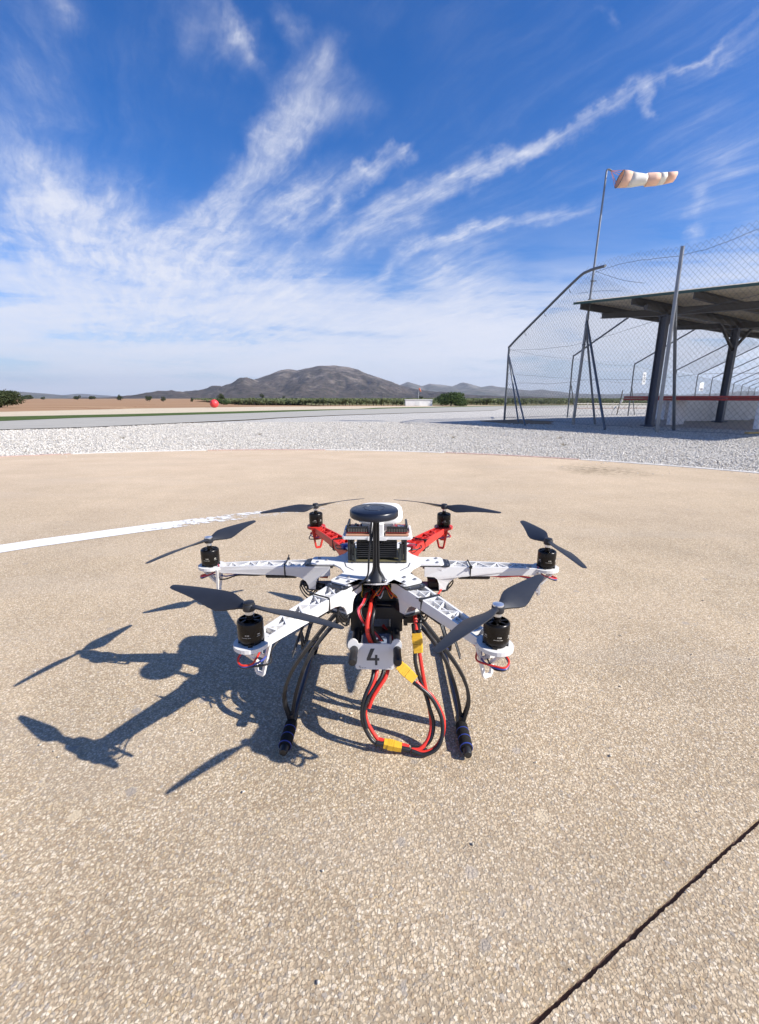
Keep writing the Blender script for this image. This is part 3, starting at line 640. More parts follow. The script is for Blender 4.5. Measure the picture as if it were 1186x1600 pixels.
# ================================================================ CHAIN-LINK FENCES
M_wire = simple('zinc_wire', (.10, .105, .11), .5, .6, .1, 30)
M_cord = simple('tension_wire', (.14, .15, .16), .5, .6, .1, 30)
def zigzag(name, A, U, Wv, L, Hf, p, parent, r=.0015, H0=None):
    """woven mesh in the plane A + u*U + v*Wv, height Hf(u), pitch p"""
    A, U, Wv = (np.array(k, float) for k in (A, U, Wv)); N = np.cross(U, Wv)
    S0, S1 = [], []
    for i in range(int(L/p)):
        u_a, u_b = i*p, (i+1)*p; hm = Hf((u_a+u_b)/2); h0 = H0((u_a+u_b)/2) if H0 else 0.0
        j0_, j1 = int(h0/p), int(hm/p)
        js = np.arange(j0_, j1+1); c = (js+i) % 2
        P = A[None]+U[None]*(i+c)[:, None]*p+Wv[None]*(js*p)[:, None]+N[None]*((c*2-1)*(.0012))[:, None]
        sag = np.sin(P[:, 0]*2.1+P[:, 1]*1.3)*np.sin(js*p*2.2)*.012; P = P+N[None]*sag[:, None]
        if len(P) > 1: S0.append(P[:-1]); S1.append(P[1:])
    a, b = np.concatenate(S0), np.concatenate(S1); d = b-a; d /= np.linalg.norm(d, axis=1)[:, None]
    x = np.cross(d, N[None]); x /= np.linalg.norm(x, axis=1)[:, None]; y = np.cross(d, x); V = []
    for e in (a, b):
        for k in range(3): V.append(e+x*math.cos(2.094*k)*r+y*math.sin(2.094*k)*r)
    V = np.stack(V, 1).reshape(-1, 3); o = np.arange(len(a))*6
    F = np.stack([np.stack([o+k, o+(k+1) % 3, o+3+(k+1) % 3, o+3+k], 1) for k in range(3)], 1).reshape(-1, 4)
    ob = npmesh(name, V, F, M_wire, parent); ob['kind'] = 'stuff'; return ob
P0 = Vector((2.96, 10.83, 0)); SD = Vector((.3265, -.9452, 0))       # corner, direction of the side fence
side = empty('side_fence', P0); tag(side, 'tall chain-link side fence in front of the shelter roof', 'fence')
def Hs(u):
    if u < 2.25: return 1.60+.475*u-.02*math.sin(u*2)
    return 2.66-.055*(u-2.25)+.05*math.sin((u-2.25)*2.4)+(.03*(u-4.2)**2 if u > 4.2 else 0)
zigzag('wire_mesh', (0, 0, .03), SD, (0, 0, 1), 6.3, lambda u: Hs(u)+.05, .040, side, .0012)
def wpath(f, u0, u1, n=40, j=.006): return [SD*(u0+(u1-u0)*k/n)+Vector((0, 0, f(u0+(u1-u0)*k/n)+rng.uniform(-j, j))) for k in range(n+1)]
mbw = MB().tube(wpath(lambda u: Hs(u)-.06, 2.4, 6.3), .0028, 5); mbw.build('tension_wire', M_cord, side)
MB().tube(wpath(lambda u: 1.56-.1*math.sin(min(u, 4)*.8)+.05*max(0, u-2), 0, 6.3), .0026, 5).build('tension_wire', M_cord, side)
MB().tube(wpath(lambda u: .80+.02*math.sin(u*3), 0, 6.3), .0022, 5).build('tension_wire', M_cord, side)
MB().tube(wpath(lambda u: .04+.01*math.sin(u*4), 0, 6.3), .0024, 5).build('tension_wire', M_cord, side)
MB().tube(catmull([SD*2.4+Vector((0, 0, 2.64)), SD*2.55+Vector((.02, 0, 2.56)), SD*3.0+Vector((.03, 0, 2.36)), SD*3.45+Vector((0, 0, 2.22))], 8), .0028, 5).build('loose_wire', M_cord, side)
MB().tube(catmull([SD*2.0+Vector((0.02, 0, 2.36)), SD*2.5+Vector((.03, 0, 2.30)), SD*3.0+Vector((.03, 0, 2.2))], 8), .0024, 5).build('loose_wire', M_cord, side)
cp = MB().tube(catmull([(0, 0, -.1), (0, 0, .9), (0, 0, 1.55), tuple(SD*.09+Vector((0, 0, 1.68))), tuple(SD*1.0+Vector((0, 0, 2.14))), tuple(SD*1.95+Vector((0, 0, 2.60))), tuple(SD*2.25+Vector((0, 0, 2.675))), tuple(SD*2.62+Vector((0, 0, 2.665)))], 8), .024, 10)
post = cp.build('post', M_dkpost, side, True)
mb = MB()
for u in (.55, 1.15, 1.8): mb.tube([SD*u+Vector((0, 0, 1.61+.48*u)), SD*u+Vector((0, -.02, 1.56+.48*u)), SD*(u+.02)+Vector((.0, -.05, 1.54+.48*u))], .006, 5)
mb.build('wire_hook', M_dkpost, side)
MB().tube([(0, -.02, 1.42), (-.01, -1.15, 0)], .017, 8).build('brace', M_dkpost, side, True)
MB().tube([(0, -.02, 1.45), (-.17, -2.1, 0)], .017, 8).build('brace', M_dkpost, side, True)
q = Vector((4.27, 7.03, 0))-P0
MB().tube([q+Vector((0, -.04, -.1)), q+Vector((0, 0, 2.57))], .026, 12).build('post', M_galv, side, True)
MB().tube([q+Vector((.02, .02, 1.9)), Vector((4.83, 7.45, -.02))-P0], .024, 8).build('brace', M_dkpost, side, True)

row = empty('back_fence', P0); tag(row, 'long chain-link fence receding behind the shelter with posts bent inwards', 'fence')
ARM = Vector((.78, -2.27, 1.04)); NB = 10
RPX = [(2.96, 10.83), (5.36, 13.05), (8.36, 15.4), (11.35, 17.9), (13.9, 20.4), (16.2, 22.7), (18.5, 25.0), (20.8, 27.3), (23.1, 29.6), (25.4, 31.9), (27.7, 34.2)]
def rp(n, z=0.0):
    i = min(int(n), NB-1); w = n-i; x = RPX[i][0]*(1-w)+RPX[i+1][0]*w; y = RPX[i][1]*(1-w)+RPX[i+1][1]*w
    return Vector((x-P0.x, y-P0.y, hgt(y)+z))
RU = Vector((.75, .66, 0)).normalized()
protop = None
for n in range(1, NB+1):
    if protop is None:
        protop = MB().tube(catmull([(0, 0, -.1), (0, 0, .9), (0, 0, 1.6), tuple(ARM*.05+Vector((0, 0, 1.64))), tuple(ARM*.5+Vector((0, 0, 1.64))), tuple(ARM+Vector((0, 0, 1.64)))], 6), .021, 8).build('post', M_dkpost, row, True); o = protop
        br0 = MB().tube([(0, 0, .95), tuple(RU*.42+Vector((0, -.1, .0)))], .014, 6).build('brace', M_dkpost, row, True); b2 = br0
    else:
        o = protop.copy(); COL.objects.link(o); o.parent = row; b2 = br0.copy(); COL.objects.link(b2); b2.parent = row
    o.location = rp(n); b2.location = rp(n)
for n in range(NB):
    pz = .040 if n < 3 else .06
    RL = (rp(n+1)-rp(n)).length; RU_ = (rp(n+1)-rp(n))/RL
    zigzag('wire_mesh', rp(n, .03), np.array(RU_), (0, 0, 1), RL, lambda u: 1.60, pz, row)
    if n < 4:
        nn = ARM.normalized(); zigzag('wire_mesh', rp(n, 1.64), np.array(RU_), nn, RL, lambda u: 2.55, .05 if n else .042, row, .0012)
    for z in (1.58, 1.05, .55, .05):
        MB().tube([rp(n+k/8, z-.05*math.sin(PI*k/8)*(1 if z > 1.5 else .3)+rng.uniform(-.006, .006)) for k in range(9)], .0026, 4).build('tension_wire', M_cord, row)
# white number boards hung on the fence
M_board = simple('white_board', (.80, .80, .78), .6, 0, .05); M_ink = simple('grey_print', (.22, .22, .24), .7)
for (t_, z, w, h_, lab, kk) in ((2.20, 1.22, .17, .40, 'white upright board hanging on the fence left of the thick grey column', 0), (4.25, 1.16, .27, .36, 'white board with a dark lower half on the fence between the two columns', 1), (6.3, 1.20, .26, .34, 'smaller white board with a dark bottom on the fence right of the second column', 1)):
    e = empty('fence_board', P0+rp(t_, z)+Vector((.03, -.04, 0)), math.atan2(RU.y, RU.x)-.35); tag(e, lab, 'sign')
    MB().box((0, 0, 0), (w, .012, h_), bev=.004).build('panel', M_board, e)
    if kk: MB().box((.02, -.009, -h_*.3), (w*.6, .004, h_*.28)).build('dark_print', M_ink, e)
    else:
        mb = MB()
        for i in range(3): mb.box((rng.uniform(-.01, .01), -.009, h_*(.27-.25*i)), (w*.34, .004, .035))
        mb.build('dark_print', M_ink, e)

# ================================================================ WINDSOCK
MX, MY = 3.9, 9.18
ws = empty('windsock', (MX, MY, 0)); tag(ws, 'tall windsock mast with a faded orange and cream sock beside the fence corner', 'windsock')
MB().tube([(0, 0, -.05), (.065, 0, 2.05)], .028, 12).build('lower_mast', M_galv, ws, True)
MB().tube([(.065, 0, 1.95), (.125, 0, 4.37)], [.022, .016], 12).build('upper_mast', M_galv, ws, True)
MB().tube([(.05, -.02, 1.92), (-.17, -1.66, 0)], .022, 10).build('mast_leg', M_dkpost, ws, True)
MB().tube([(.05, -.02, 1.80), (.33, -.24, 0)], .020, 10).build('mast_leg', M_dkpost, ws, True)
mb = MB()
for z in (1.5, 1.86, 2.3, 2.62): mb.lathe([(.022, -.012), (.034, -.012), (.034, .012), (.022, .012)], 12, Matrix.Translation((.065*z/2.05, 0, z)))
mb.beam((.075, 0, 2.62), (.15, -.02, 2.62), .012); mb.beam((.07, 0, 2.3), (.14, -.02, 2.3), .012)
mb.build('clamp', M_dkpost, ws, True)
MB().tube(catmull([(.125, 0, 4.30), (.127, 0, 4.40), (.16, 0, 4.425), (.21, -.01, 4.40)], 5), .016, 8).build('swivel_arm', M_galv, ws, True)
# sock: rings along a gently sagging line with a fold in the middle
def ringpts(cx, cz, ry, rz, tilt, n=28, wr=0.0, ph=0):
    out = []
    for k in range(n):
        a = 2*PI*k/n; w_ = 1+wr*math.sin(3*a+ph)+wr*.6*math.sin(7*a+ph*2)
        ly, lz = ry*math.cos(a)*w_, rz*math.sin(a)*w_
        out.append((cx+lz*math.sin(tilt), -.05+ly+cx*-.10, cz+lz*math.cos(tilt)))
    return out
X0 = .385
ST_ = [(0, 4.255, .19, .205, .32), (.10, 4.245, .185, .20, .30), (.20, 4.23, .18, .185, .26), (.32, 4.215, .165, .165, .2), (.43, 4.215, .15, .145, .14), (.53, 4.21, .14, .125, .10), (.575, 4.215, .12, .135, .05), (.60, 4.205, .13, .155, .0), (.72, 4.215, .14, .15, .02), (.84, 4.22, .145, .142, .05), (.98, 4.232, .14, .135, .08), (1.10, 4.245, .13, .125, .12), (1.20, 4.25, .12, .115, .2)]
ST_ = [(x*.76, 4.215+(z-4.215)*.7, ry*.66, rz*.66, tl) for x, z, ry, rz, tl in ST_]
X0 = .335
def sock_part(i0, i1, m, nm='sock_band'):
    rings = []
    for i in range(i0, i1+1):
        x, z, ry, rz, tl = ST_[i]; rings.append(ringpts(X0+x, z, ry, rz, tl, 28, .055, i*.5))
    mb = MB(); mb.loft(rings, True); mb.f = [f for f in mb.f if len(f) == 4]; mb.mi = [0]*len(mb.f)
    o = mb.build(nm, m, ws, True); md = o.modifiers.new('thickness', 'SOLIDIFY'); md.thickness = .003; return o
sock_part(0, 2, M_orange); sock_part(2, 6, M_cream); sock_part(6, 9, M_orange); sock_part(9, 10, M_cream); sock_part(10, 12, M_orange)
ring0 = ringpts(X0, 4.243, .127, .137, .32, 28, .035, 0)
MB().tube(ring0+[ring0[0]], .006, 6).build('hoop', M_dkpost, ws, True)
for k in range(0, 28, 5):
    MB().tube([(.20, -.01, 4.40), ring0[k]], .0035, 4).build('rope', simple('orange_rope', (.75, .28, .16), .8) if k == 0 else bpy.data.materials['orange_rope'], ws)

# ================================================================ SHELTER
vK = Vector((.53, -.848, 0)).normalized(); uS = Vector((.848, .53, 0)).normalized(); RA = Vector((3.80, 9.12, 0))
def rfz(k): return 2.185-.074*k
def rq(s, k, dz=0.0): p = RA+uS*s+vK*k; return Vector((p.x, p.y, rfz(k)+dz))
sh = empty('shelter', (4.9, 8.4, 0)); tag(sh, 'open steel shelter with a sheet metal roof on thick grey columns', 'shelter')
SO = Vector((4.9, 8.4, 0))
M_roof = simple('olive_sheet_metal', (.62, .55, .42), .6, .1, .10, 3, .05, dirt=(.2, .18, .14)); M_steel = simple('blue_grey_steel', (.085, .095, .125), .5, .1, .12, 5, .05, dirt=(.13, .12, .12))
M_beam = simple('dark_brown_steel', (.085, .08, .075), .55, .1, .15, 5, .05)
M_trim = simple('green_edge_trim', (.05, .10, .08), .5, .2)
def rloc(v): return Vector(v)-SO
KW = 5.0
for i in range(11):                         # roof sheets laid side by side, ribs running down the slope
    s0, s1 = i*1.02-.1, (i+1)*1.02-.1+.02; mb = MB(); top, bot = [], []
    prof = []
    n = 20
    for q in range(n+1):
        s_ = s0+(s1-s0)*q/n; w = (q % 4); h_ = .022 if w in (1, 2) else 0.0
        prof.append((s_, h_))
    rings = []
    for kk in (-.06, KW*.33, KW*.66, KW):
        rings.append([tuple(rloc(rq(s_, kk, .055+h_+.002*i % .004))) for s_, h_ in prof]+[tuple(rloc(rq(s_, kk, .048+h_+.002*i % .004))) for s_, h_ in reversed(prof)])
    mb.loft(rings); mb.build('roof_sheet', M_roof, sh, fix=True)
MB().beam(rloc(rq(-.13, -.08, .03)), rloc(rq(-.13, KW, .03)), .010, .040).build('edge_trim', M_trim, sh)
for k_ in (.05, 1.02, 1.98, 2.95, 3.9, 4.85):                # purlins (C sections)
    mb = MB(); a, b = rloc(rq(-.1, k_, -.02)), rloc(rq(11.0, k_, -.02))
    mb.beam(a, b, .012, .12); mb.beam(a+vK*.026+Vector((0, 0, .055)), b+vK*.026+Vector((0, 0, .055)), .05, .010); mb.beam(a+vK*.026-Vector((0, 0, .056)), b+vK*.026-Vector((0, 0, .056)), .05, .010)
    mb.build('purlin', M_beam, sh)
colS = [0.0, 2.85, 5.3, 8.0]
c1k = 1.19; c1s = .70
for i, L in enumerate(colS):
    s_ = c1s+L
    a, b = rq(s_, -.02, -.14), rq(s_, KW-.15, -.14)
    # tapered I rafter
    mb = MB(); w = uS*.004
    def pl(k, z0, z1, hw):
        return [tuple(rloc(rq(s_-hw, k, z0))), tuple(rloc(rq(s_+hw, k, z0))), tuple(rloc(rq(s_+hw, k, z1))), tuple(rloc(rq(s_-hw, k, z1)))]
    ks = [(-.02, .07), (c1k, .10), (KW-.15, .07)]
    for (z0f, z1f, hw) in ((lambda h: -.085-h, lambda h: -.085, .005), (lambda h: -.085-h-.010, lambda h: -.085-h, .05), (lambda h: -.085, lambda h: -.077, .05)):
        mb.loft([pl(k_, z0f(h), z1f(h), hw) for k_, h in ks])
    mb.build('rafter', M_beam if i else M_beam, sh, fix=True)
    # H column
    c = RA+uS*s_+vK*c1k; topz = rfz(c1k)-.20; mb = MB(); R_ = math.atan2(vK.y, vK.x)
    cl = c-SO
    for dk in (-1, 1): mb.box((cl.x+vK.x*.056*dk, cl.y+vK.y*.056*dk, topz/2-.03), (.010, .115, topz+.06), rz=R_)
    mb.box((cl.x, cl.y, topz/2-.03), (.102, .008, topz+.06), rz=R_)
    mb.box((cl.x, cl.y, .008), (.22, .22, .02), rz=R_); mb.box((cl.x, cl.y, topz+.006), (.17, .16, .014), rz=R_)
    mb.build('column', M_steel, sh)
    if i in (1, 2, 3):
        mb = MB()
        for sg in (-1, 1):
            mb.beam(cl+Vector((0, 0, topz-.42)), rloc(rq(s_+sg*.75, c1k, -.14)), .045, .045)
        mb.build('knee_brace', M_beam, sh)
mb = MB(); mb.beam(rloc(rq(.05, c1k, -.115)), rloc(rq(11, c1k, -.115)), .06, .07); mb.build('eaves_beam', M_beam, sh)

# ---------------------------------------------------------------- red-topped work benches and white walls
M_redtop = simple('red_painted_timber', (.46, .06, .05), .55, 0, .15, 12, .1, dirt=(.22, .06, .05))
M_block = simple('white_painted_block', (.82, .81, .80), .8, 0, .07, 6, .2, dirt=(.5, .48, .44))
TA, TB = Vector((5.05, 9.56, 0)), Vector((6.34, 7.10, 0)); td = (TB-TA).normalized(); tn = Vector((-td.y, td.x, 0)); Lb = (TB-TA).length
wb = empty('work_bench', TA); tag(wb, 'long red-topped work bench on white legs under the shelter, nearest one', 'bench')
for j in range(3):
    o_ = tn*(.10+.19*j); MB().beam(o_+Vector((0, 0, .520)), td*Lb+o_+Vector((0, 0, .520)), .18, .034).build('top_board', M_redtop, wb)
MB().beam(Vector((0, 0, .475))+tn*.02, td*Lb+Vector((0, 0, .475))+tn*.02, .025, .035).build('front_rail', M_redtop, wb)
for t_ in (.95, 2.36):
    p = td*t_+tn*.28; MB().box((p.x, p.y, .225), (.07, .46, .45), rz=math.atan2(td.y, td.x), bev=.006).build('leg', M_block, wb)
def wall_block(nm, lab, p, q, h_, th):
    e = empty(nm, p); tag(e, lab, 'wall'); d = Vector(q)-Vector(p); L = d.length; rz = math.atan2(d.y, d.x); ncol = max(2, int(L/.34))
    for r_ in range(3):
        off_ = (r_ % 2)*.5
        for c_ in range(ncol+1):
            x0 = max(0, (c_-off_)*L/ncol); x1 = min(L, (c_+1-off_)*L/ncol)
            if x1-x0 < .03: continue
            u_ = d/L*((x0+x1)/2); MB().box((u_.x, u_.y, (r_+.5)*h_/3), (x1-x0-.006, th, h_/3-.005), rz=rz, bev=.004).build('block', M_block, e)
    MB().box((d.x/2, d.y/2, h_/2), (L-.02, th-.012, h_-.02), rz=rz).build('mortar_core', M_block, e)
    u_ = d/2; MB().box((u_.x, u_.y, h_+.016), (L+.1, th+.12, .03), rz=rz).build('cap_board', simple('dark_red_cap', (.16, .03, .03), .6) if 'dark_red_cap' not in bpy.data.materials else bpy.data.materials['dark_red_cap'], e)
wall_block('block_wall', 'white painted block wall between the two thick columns', (6.72, 10.25, 0), (7.62, 10.35, 0), .485, .14)
wall_block('block_wall', 'white block wall right behind the second thick column', (8.05, 10.75, 0), (8.55, 10.55, 0), .485, .14)
wall_block('block_wall', 'shaded white block wall at the right edge under the roof', (8.9, 11.3, 0), (9.9, 11.2, 0), .485, .14)
wb2 = empty('far_bench', (7.4, 11.2, 0)); tag(wb2, 'second red-topped bench farther under the shelter', 'bench')
MB().beam((-1.0, -.3, .51), (3.6, .7, .51), .5, .03).build('top_board', M_redtop, wb2)
for t_ in (.1, .5, .9): MB().box((-1.0+4.6*t_, -.3+t_+.15, .245), (.10, .3, .49), rz=.2).build('leg', M_block, wb2)
pk = MB().box((5.62, 6.75, .0), (.40, .07, .022), rz=.25, bev=.004).build('yellow_plank', simple('yellow_paint', (.70, .45, .14), .7, 0, .2, 12, .1)); tag(pk, 'short faded yellow plank lying on the gravel by the bench leg', 'plank')
# gravel-edge soil mound at the fence corner
mb = MB(); 
gm = grid('soil_patch', np.linspace(0, 2*PI, 40), np.linspace(0, 1, 8), lambda u, v: (3.15+math.cos(u)*.75*v*(1+.2*math.sin(3*u)), 10.2+math.sin(u)*1.0*v*(1+.15*math.sin(5*u+1)), -.016+.028*(1-v*v)), M_soil)
# ================================================================ THE DRONE
M_white = simple('white_nylon', (.72, .70, .67), .42, 0, .035, 60, .12, .0004, dirt=(.62, .61, .59))
M_red = simple('red_nylon', (.62, .035, .025), .42, 0, .06, 60, .12, .0004)
M_blk = simple('black_plastic', (.018, .018, .019), .42, 0, .2, 50, .1, .0003)
M_carb = simple('black_composite', (.022, .023, .026), .35, 0, .25, 300, .15, .0002)
M_bell = simple('black_anodised', (.016, .014, .013), .28, .55, .15, 80)
M_prop = simple('dark_grey_propeller', (.020, .021, .025), .46, 0, .12, 60, .1, .0003)
M_foam = simple('black_foam', (.020, .019, .018), .95, 0, .25, 300, .8, .0006, .1)
M_blue = simple('blue_rubber', (.025, .05, .28), .5, 0, .1, 60)
M_silv = simple('bright_aluminium', (.72, .74, .77), .3, .85, .05, 60)
M_scr = simple('steel_screw', (.38, .38, .38), .35, .9, .1, 90)
M_copper = simple('winding_copper', (.35, .13, .05), .4, .7)
def wirem(n, c, r=.38): return simple(n, c, r, 0, .08, 40)
W_red, W_blk, W_blue, W_yel, W_wht = wirem('red_silicone_wire', (.66, .035, .022)), wirem('black_silicone_wire', (.014, .014, .015)), wirem('blue_wire', (.06, .08, .32)), wirem('yellow_wire', (.75, .42, .03)), wirem('white_wire', (.7, .7, .7))
W_org = wirem('orange_wire', (.7, .2, .03))
M_xt = simple('yellow_connector', (.68, .39, .03), .38, 0, .06, 60)
M_pcb = simple('red_circuit_board', (.36, .012, .02), .4, 0, .15, 200); M_pcbk = simple('black_circuit_board', (.02, .024, .022), .4, 0, .2, 200)
M_prt = simple('white_printed_plastic', (.73, .71, .675), .55, 0, .03, 60, .25, .0004)
M_label = simple('motor_print', (.45, .42, .36), .5)

drone = empty('drone', (-.0034, .6925, 0), -.0166)
tag(drone, 'six-rotor drone with white front arms and red rear arms standing on the concrete pad', 'drone')
ZB = .231       # motor seat

def arm_mesh():
    mb = MB()
    def wd(r): return float(np.interp(r, [.070, .100, .118, .25, .262], [.0185, .0185, .0150, .0110, .0105]))
    # side walls
    prof = [(.076, .0045), (.116, .0045), (.20, .003), (.258, .0005), (.262, -.006), (.255, -.0105), (.20, -.0115), (.150, -.0120), (.136, -.0130), (.125, -.0160), (.1165, -.0215), (.1125, -.0285), (.1115, -.0345), (.1005, -.0345), (.0995, -.0230), (.0970, -.0160), (.0920, -.0120), (.076, -.0110)]
    for sg in (-1, 1):
        a = [(r_, sg*wd(r_), ZB+z) for r_, z in prof]; b = [(r_, sg*(wd(r_)-.0028), ZB+z) for r_, z in prof]
        if sg > 0: a, b = b, a
        n = len(a); mb.add(a+b, [tuple(range(n)), tuple(reversed(range(n, 2*n)))]+[(i, n+i, n+(i+1) % n, (i+1) % n) for i in range(n)])
    def top(r): return ZB+float(np.interp(r, [.076, .116, .20, .258], [.0045, .0045, .003, .0005]))
    # recessed web and the triangular ribs over it
    rs = np.linspace(.079, .256, 14)
    w_ = []
    for r_ in rs:
        y = wd(r_)-.0015; z = top(r_)-.0088; w_.append([(r_, -y, z), (r_, y, z), (r_, y, z-.0018), (r_, -y, z-.0018)])
    mb.loft(w_)
    rb = [.079, .103, .1145, .132, .149, .166, .182, .198, .213, .228, .243]
    for i in range(len(rb)-1):
        y0 = wd(rb[i])-.002; y1 = wd(rb[i+1])-.002; sg = 1 if i % 2 else -1; dz = -.0033-.0002
        if i >= 1: mb.beam((rb[i], sg*y0, top(rb[i])+dz-.0012), (rb[i+1], -sg*y1, top(rb[i+1])+dz-.0012), .0017, .0086)
    for i in (0, 1, 4, 7, 10):
        y0 = wd(rb[i])-.001; mb.beam((rb[i], -y0, top(rb[i])-.0036), (rb[i], y0, top(rb[i])-.0036), .0019, .0060)
    mb.beam((.1145, 0, top(.12)-.0038), (.243, 0, top(.243)-.0038), .0016, .0054)
    # solid clamp pad at the inner end, foot cross pieces
    mb.box((.0905, 0, ZB+.0018), (.024, .034, .0050), bev=.0006)
    mb.box((.1060, 0, ZB-.0330), (.0110, .031, .003))
    # motor seat: oval ring plate
    n = 28; o_, i_ = [], []
    for k in range(n):
        a = 2*PI*k/n; c, s = math.cos(a), math.sin(a)
        o_.append((.2755+.0205*c*(1.0 if c > 0 else 1.1), .0195*s)); i_.append((.2755+.0066*c, .0066*s))
    vs = [(x, y, z) for z in (ZB-.0046, ZB) for x, y in o_]+[(x, y, z) for z in (ZB-.0046, ZB) for x, y in i_]
    fs = []
    for k in range(n):
        j = (k+1) % n; fs += [(k, j, n+j, n+k), (2*n+j, 2*n+k, 3*n+k, 3*n+j), (n+k, n+j, 3*n+j, 3*n+k), (j, k, 2*n+k, 2*n+j)]
    mb.add(vs, fs)
    # V-shaped landing foot with openings, below the seat
    def strut(a, b, w0, w1, t0, t1):
        a, b = Vector(a), Vector(b); d = (b-a).normalized(); nx = Vector((d.z, 0, -d.x))
        R0 = [a+nx*t0+Vector((0, w0, 0)), a-nx*t0+Vector((0, w0, 0)), a-nx*t0-Vector((0, w0, 0)), a+nx*t0-Vector((0, w0, 0))]
        R1 = [b+nx*t1+Vector((0, w1, 0)), b-nx*t1+Vector((0, w1, 0)), b-nx*t1-Vector((0, w1, 0)), b+nx*t1-Vector((0, w1, 0))]
        mb.loft([[tuple(p) for p in R0], [tuple(p) for p in R1]])
    for sg in (-1, 1):
        strut((.2610, sg*.0142, ZB-.003), (.2665, sg*.0052, ZB-.046), .0021, .0017, .0017, .0016)
    strut((.2660, 0, ZB-.0445), (.2662, 0, ZB-.0485), .0068, .0050, .0018, .0018)
    strut((.2634, 0, ZB-.0215), (.2640, 0, ZB-.0255), .0100, .0092, .0015, .0015)
    strut((.2612, 0, ZB-.004), (.2638, 0, ZB-.0235), .0022, .0018, .0013, .0013)
    strut((.2915, 0, ZB-.003), (.2685, 0, ZB-.0300), .0060, .0042, .0016, .0015)
    return mb
def motor_mb():
    mb = MB(); z = ZB
    mb.lathe([(.0085, z), (.0120, z+.0005), (.0120, z+.0030), (.0095, z+.0036)], 24)
    for k in range(4): a = PI/4+k*PI/2; mb.beam((.2755*0+.009*math.cos(a), .009*math.sin(a), z+.0018), (.0142*math.cos(a), .0142*math.sin(a), z+.0018), .005, .0034)
    mb.lathe([(.0110, z+.0040), (.0142, z+.0044), (.0145, z+.0052), (.0145, z+.0262), (.0140, z+.0275), (.0128, z+.0285), (.0118, z+.0287)], 32)
    mb.lathe([(.0118, z+.0287), (.0114, z+.0268), (.0052, z+.0268), (.0048, z+.0300), (.0038, z+.0304), (.0038, z+.0345)], 24)
    for k in range(7):
        a = 2*PI*k/7; mb.beam((.0045*math.cos(a), .0045*math.sin(a), z+.0278), (.0122*math.cos(a+.25), .0122*math.sin(a+.25), z+.0278), .0024, .0022)
    return mb
def motor_sleeve():
    mb = MB(); mb.lathe([(.0044, ZB+.0340), (.0048, ZB+.0345), (.0048, ZB+.0385), (.0040, ZB+.0390)], 18); return mb
def prop_mb(hand):
    """two-blade propeller centred at the origin of its hub; hand +1 turns anticlockwise"""
    mb = MB(); z = ZB+.0385
    mb.lathe([(.0036, z), (.0066, z+.0004), (.0070, z+.0014), (.0070, z+.0072), (.0064, z+.0082), (.0038, z+.0086)], 20)
    st = [(.0045, .0040, .0045, 20, .0030), (.010, .0048, .0060, 24, .0028), (.017, .0068, .0095, 25, .0022), (.026, .0098, .0150, 23, .0017), (.034, .0112, .0182, 21, .0014), (.044, .0112, .0178, 18.5, .0012), (.058, .0100, .0152, 16, .0010), (.074, .0085, .0122, 13.5, .0009), (.090, .0070, .0095, 11.5, .0008), (.104, .0056, .0074, 10, .0007), (.114, .0046, .0058, 9, .0006), (.1195, .0036, .0038, 9, .0005), (.1212, .0024, .0012, 9, .0004)]
    for bl in (0, 1):
        rings = []
        for r_, le, te, p, th in st:
            p = math.radians(p); ring = []
            zc = z+.0042+r_*.018+.0022*math.sin(min(1, r_/.12)*PI)
            # chord from leading edge (+) to trailing edge (-), cambered
            cs_ = [(-te, 0), (-te*.45, .30), (0, .42), (le*.6, .30), (le, 0)]
            up_ = [(c, h*th*2.0+th*.35) for c, h in cs_]; dn = [(c, h*th*.9-th*.45) for c, h in reversed(cs_)]
            for c, h in up_+dn:
                yy_ = c*math.cos(p)-h*math.sin(p); zz_ = c*math.sin(p)+h*math.cos(p)
                y_ = yy_*hand; ring.append((r_, y_, zc+zz_))
            if hand < 0: ring = list(reversed(ring))
            rings.append(ring)
        sub = MB(); sub.loft(rings); M = Matrix.Rotation(PI*bl, 4, 'Z'); mb.add(sub.v, sub.f, M)
    return mb
def cap_mb(): return MB().lathe([(.0062, ZB+.0462), (.0064, ZB+.0470), (.0060, ZB+.0485), (.0040, ZB+.0492), (.0, ZB+.0494)], 20)
A_MESH = None
protoW = arm_mesh().build('arm', M_white, drone, fix=True); A_MESH = protoW.data
A_RED = A_MESH.copy(); A_RED.materials[0] = M_red
motorD = motor_mb(); 
first = {}
def child(name, key, make, mat, parent, loc=(0, 0, 0), rz=0, smooth=True):
    if key in first:
        o = first[key].copy(); COL.objects.link(o)
    else:
        o = make().build(name, mat, None, smooth, fix=True); first[key] = o
    o.parent = parent; o.location = loc; o.rotation_euler = (0, 0, rz); return o
#      arm angle, propeller world angle, handedness, silver cap
ARMS = [(-60, 49.5, 1, True), (0, 93.5, -1, False), (60, -28.5, 1, False), (120, 34.0, -1, False), (180, 69.0, 1, True), (240, -24.5, -1, False)]
def tie_mb(r_, w, h0=.0060, h1=-.0150):
    mb = MB(); z0, z1 = ZB+h0, ZB+h1
    p = [(r_, -w, z1), (r_, -w-.0004, (z0+z1)/2), (r_, -w, z0-.001), (r_, -w+.0015, z0), (r_, w-.0015, z0), (r_, w, z0-.001), (r_, w+.0004, (z0+z1)/2), (r_, w, z1), (r_, w-.002, z1-.0015), (r_, -w+.002, z1-.0015), (r_, -w, z1)]
    mb.tube(p, .0013, 6, flat=.9); mb.box((r_, -w-.0012, z0-.001), (.0042, .0040, .0045)); mb.beam((r_, -w-.002, z0), (r_+.001, -w-.009, z0+.0035), .0018, .0010)
    return mb
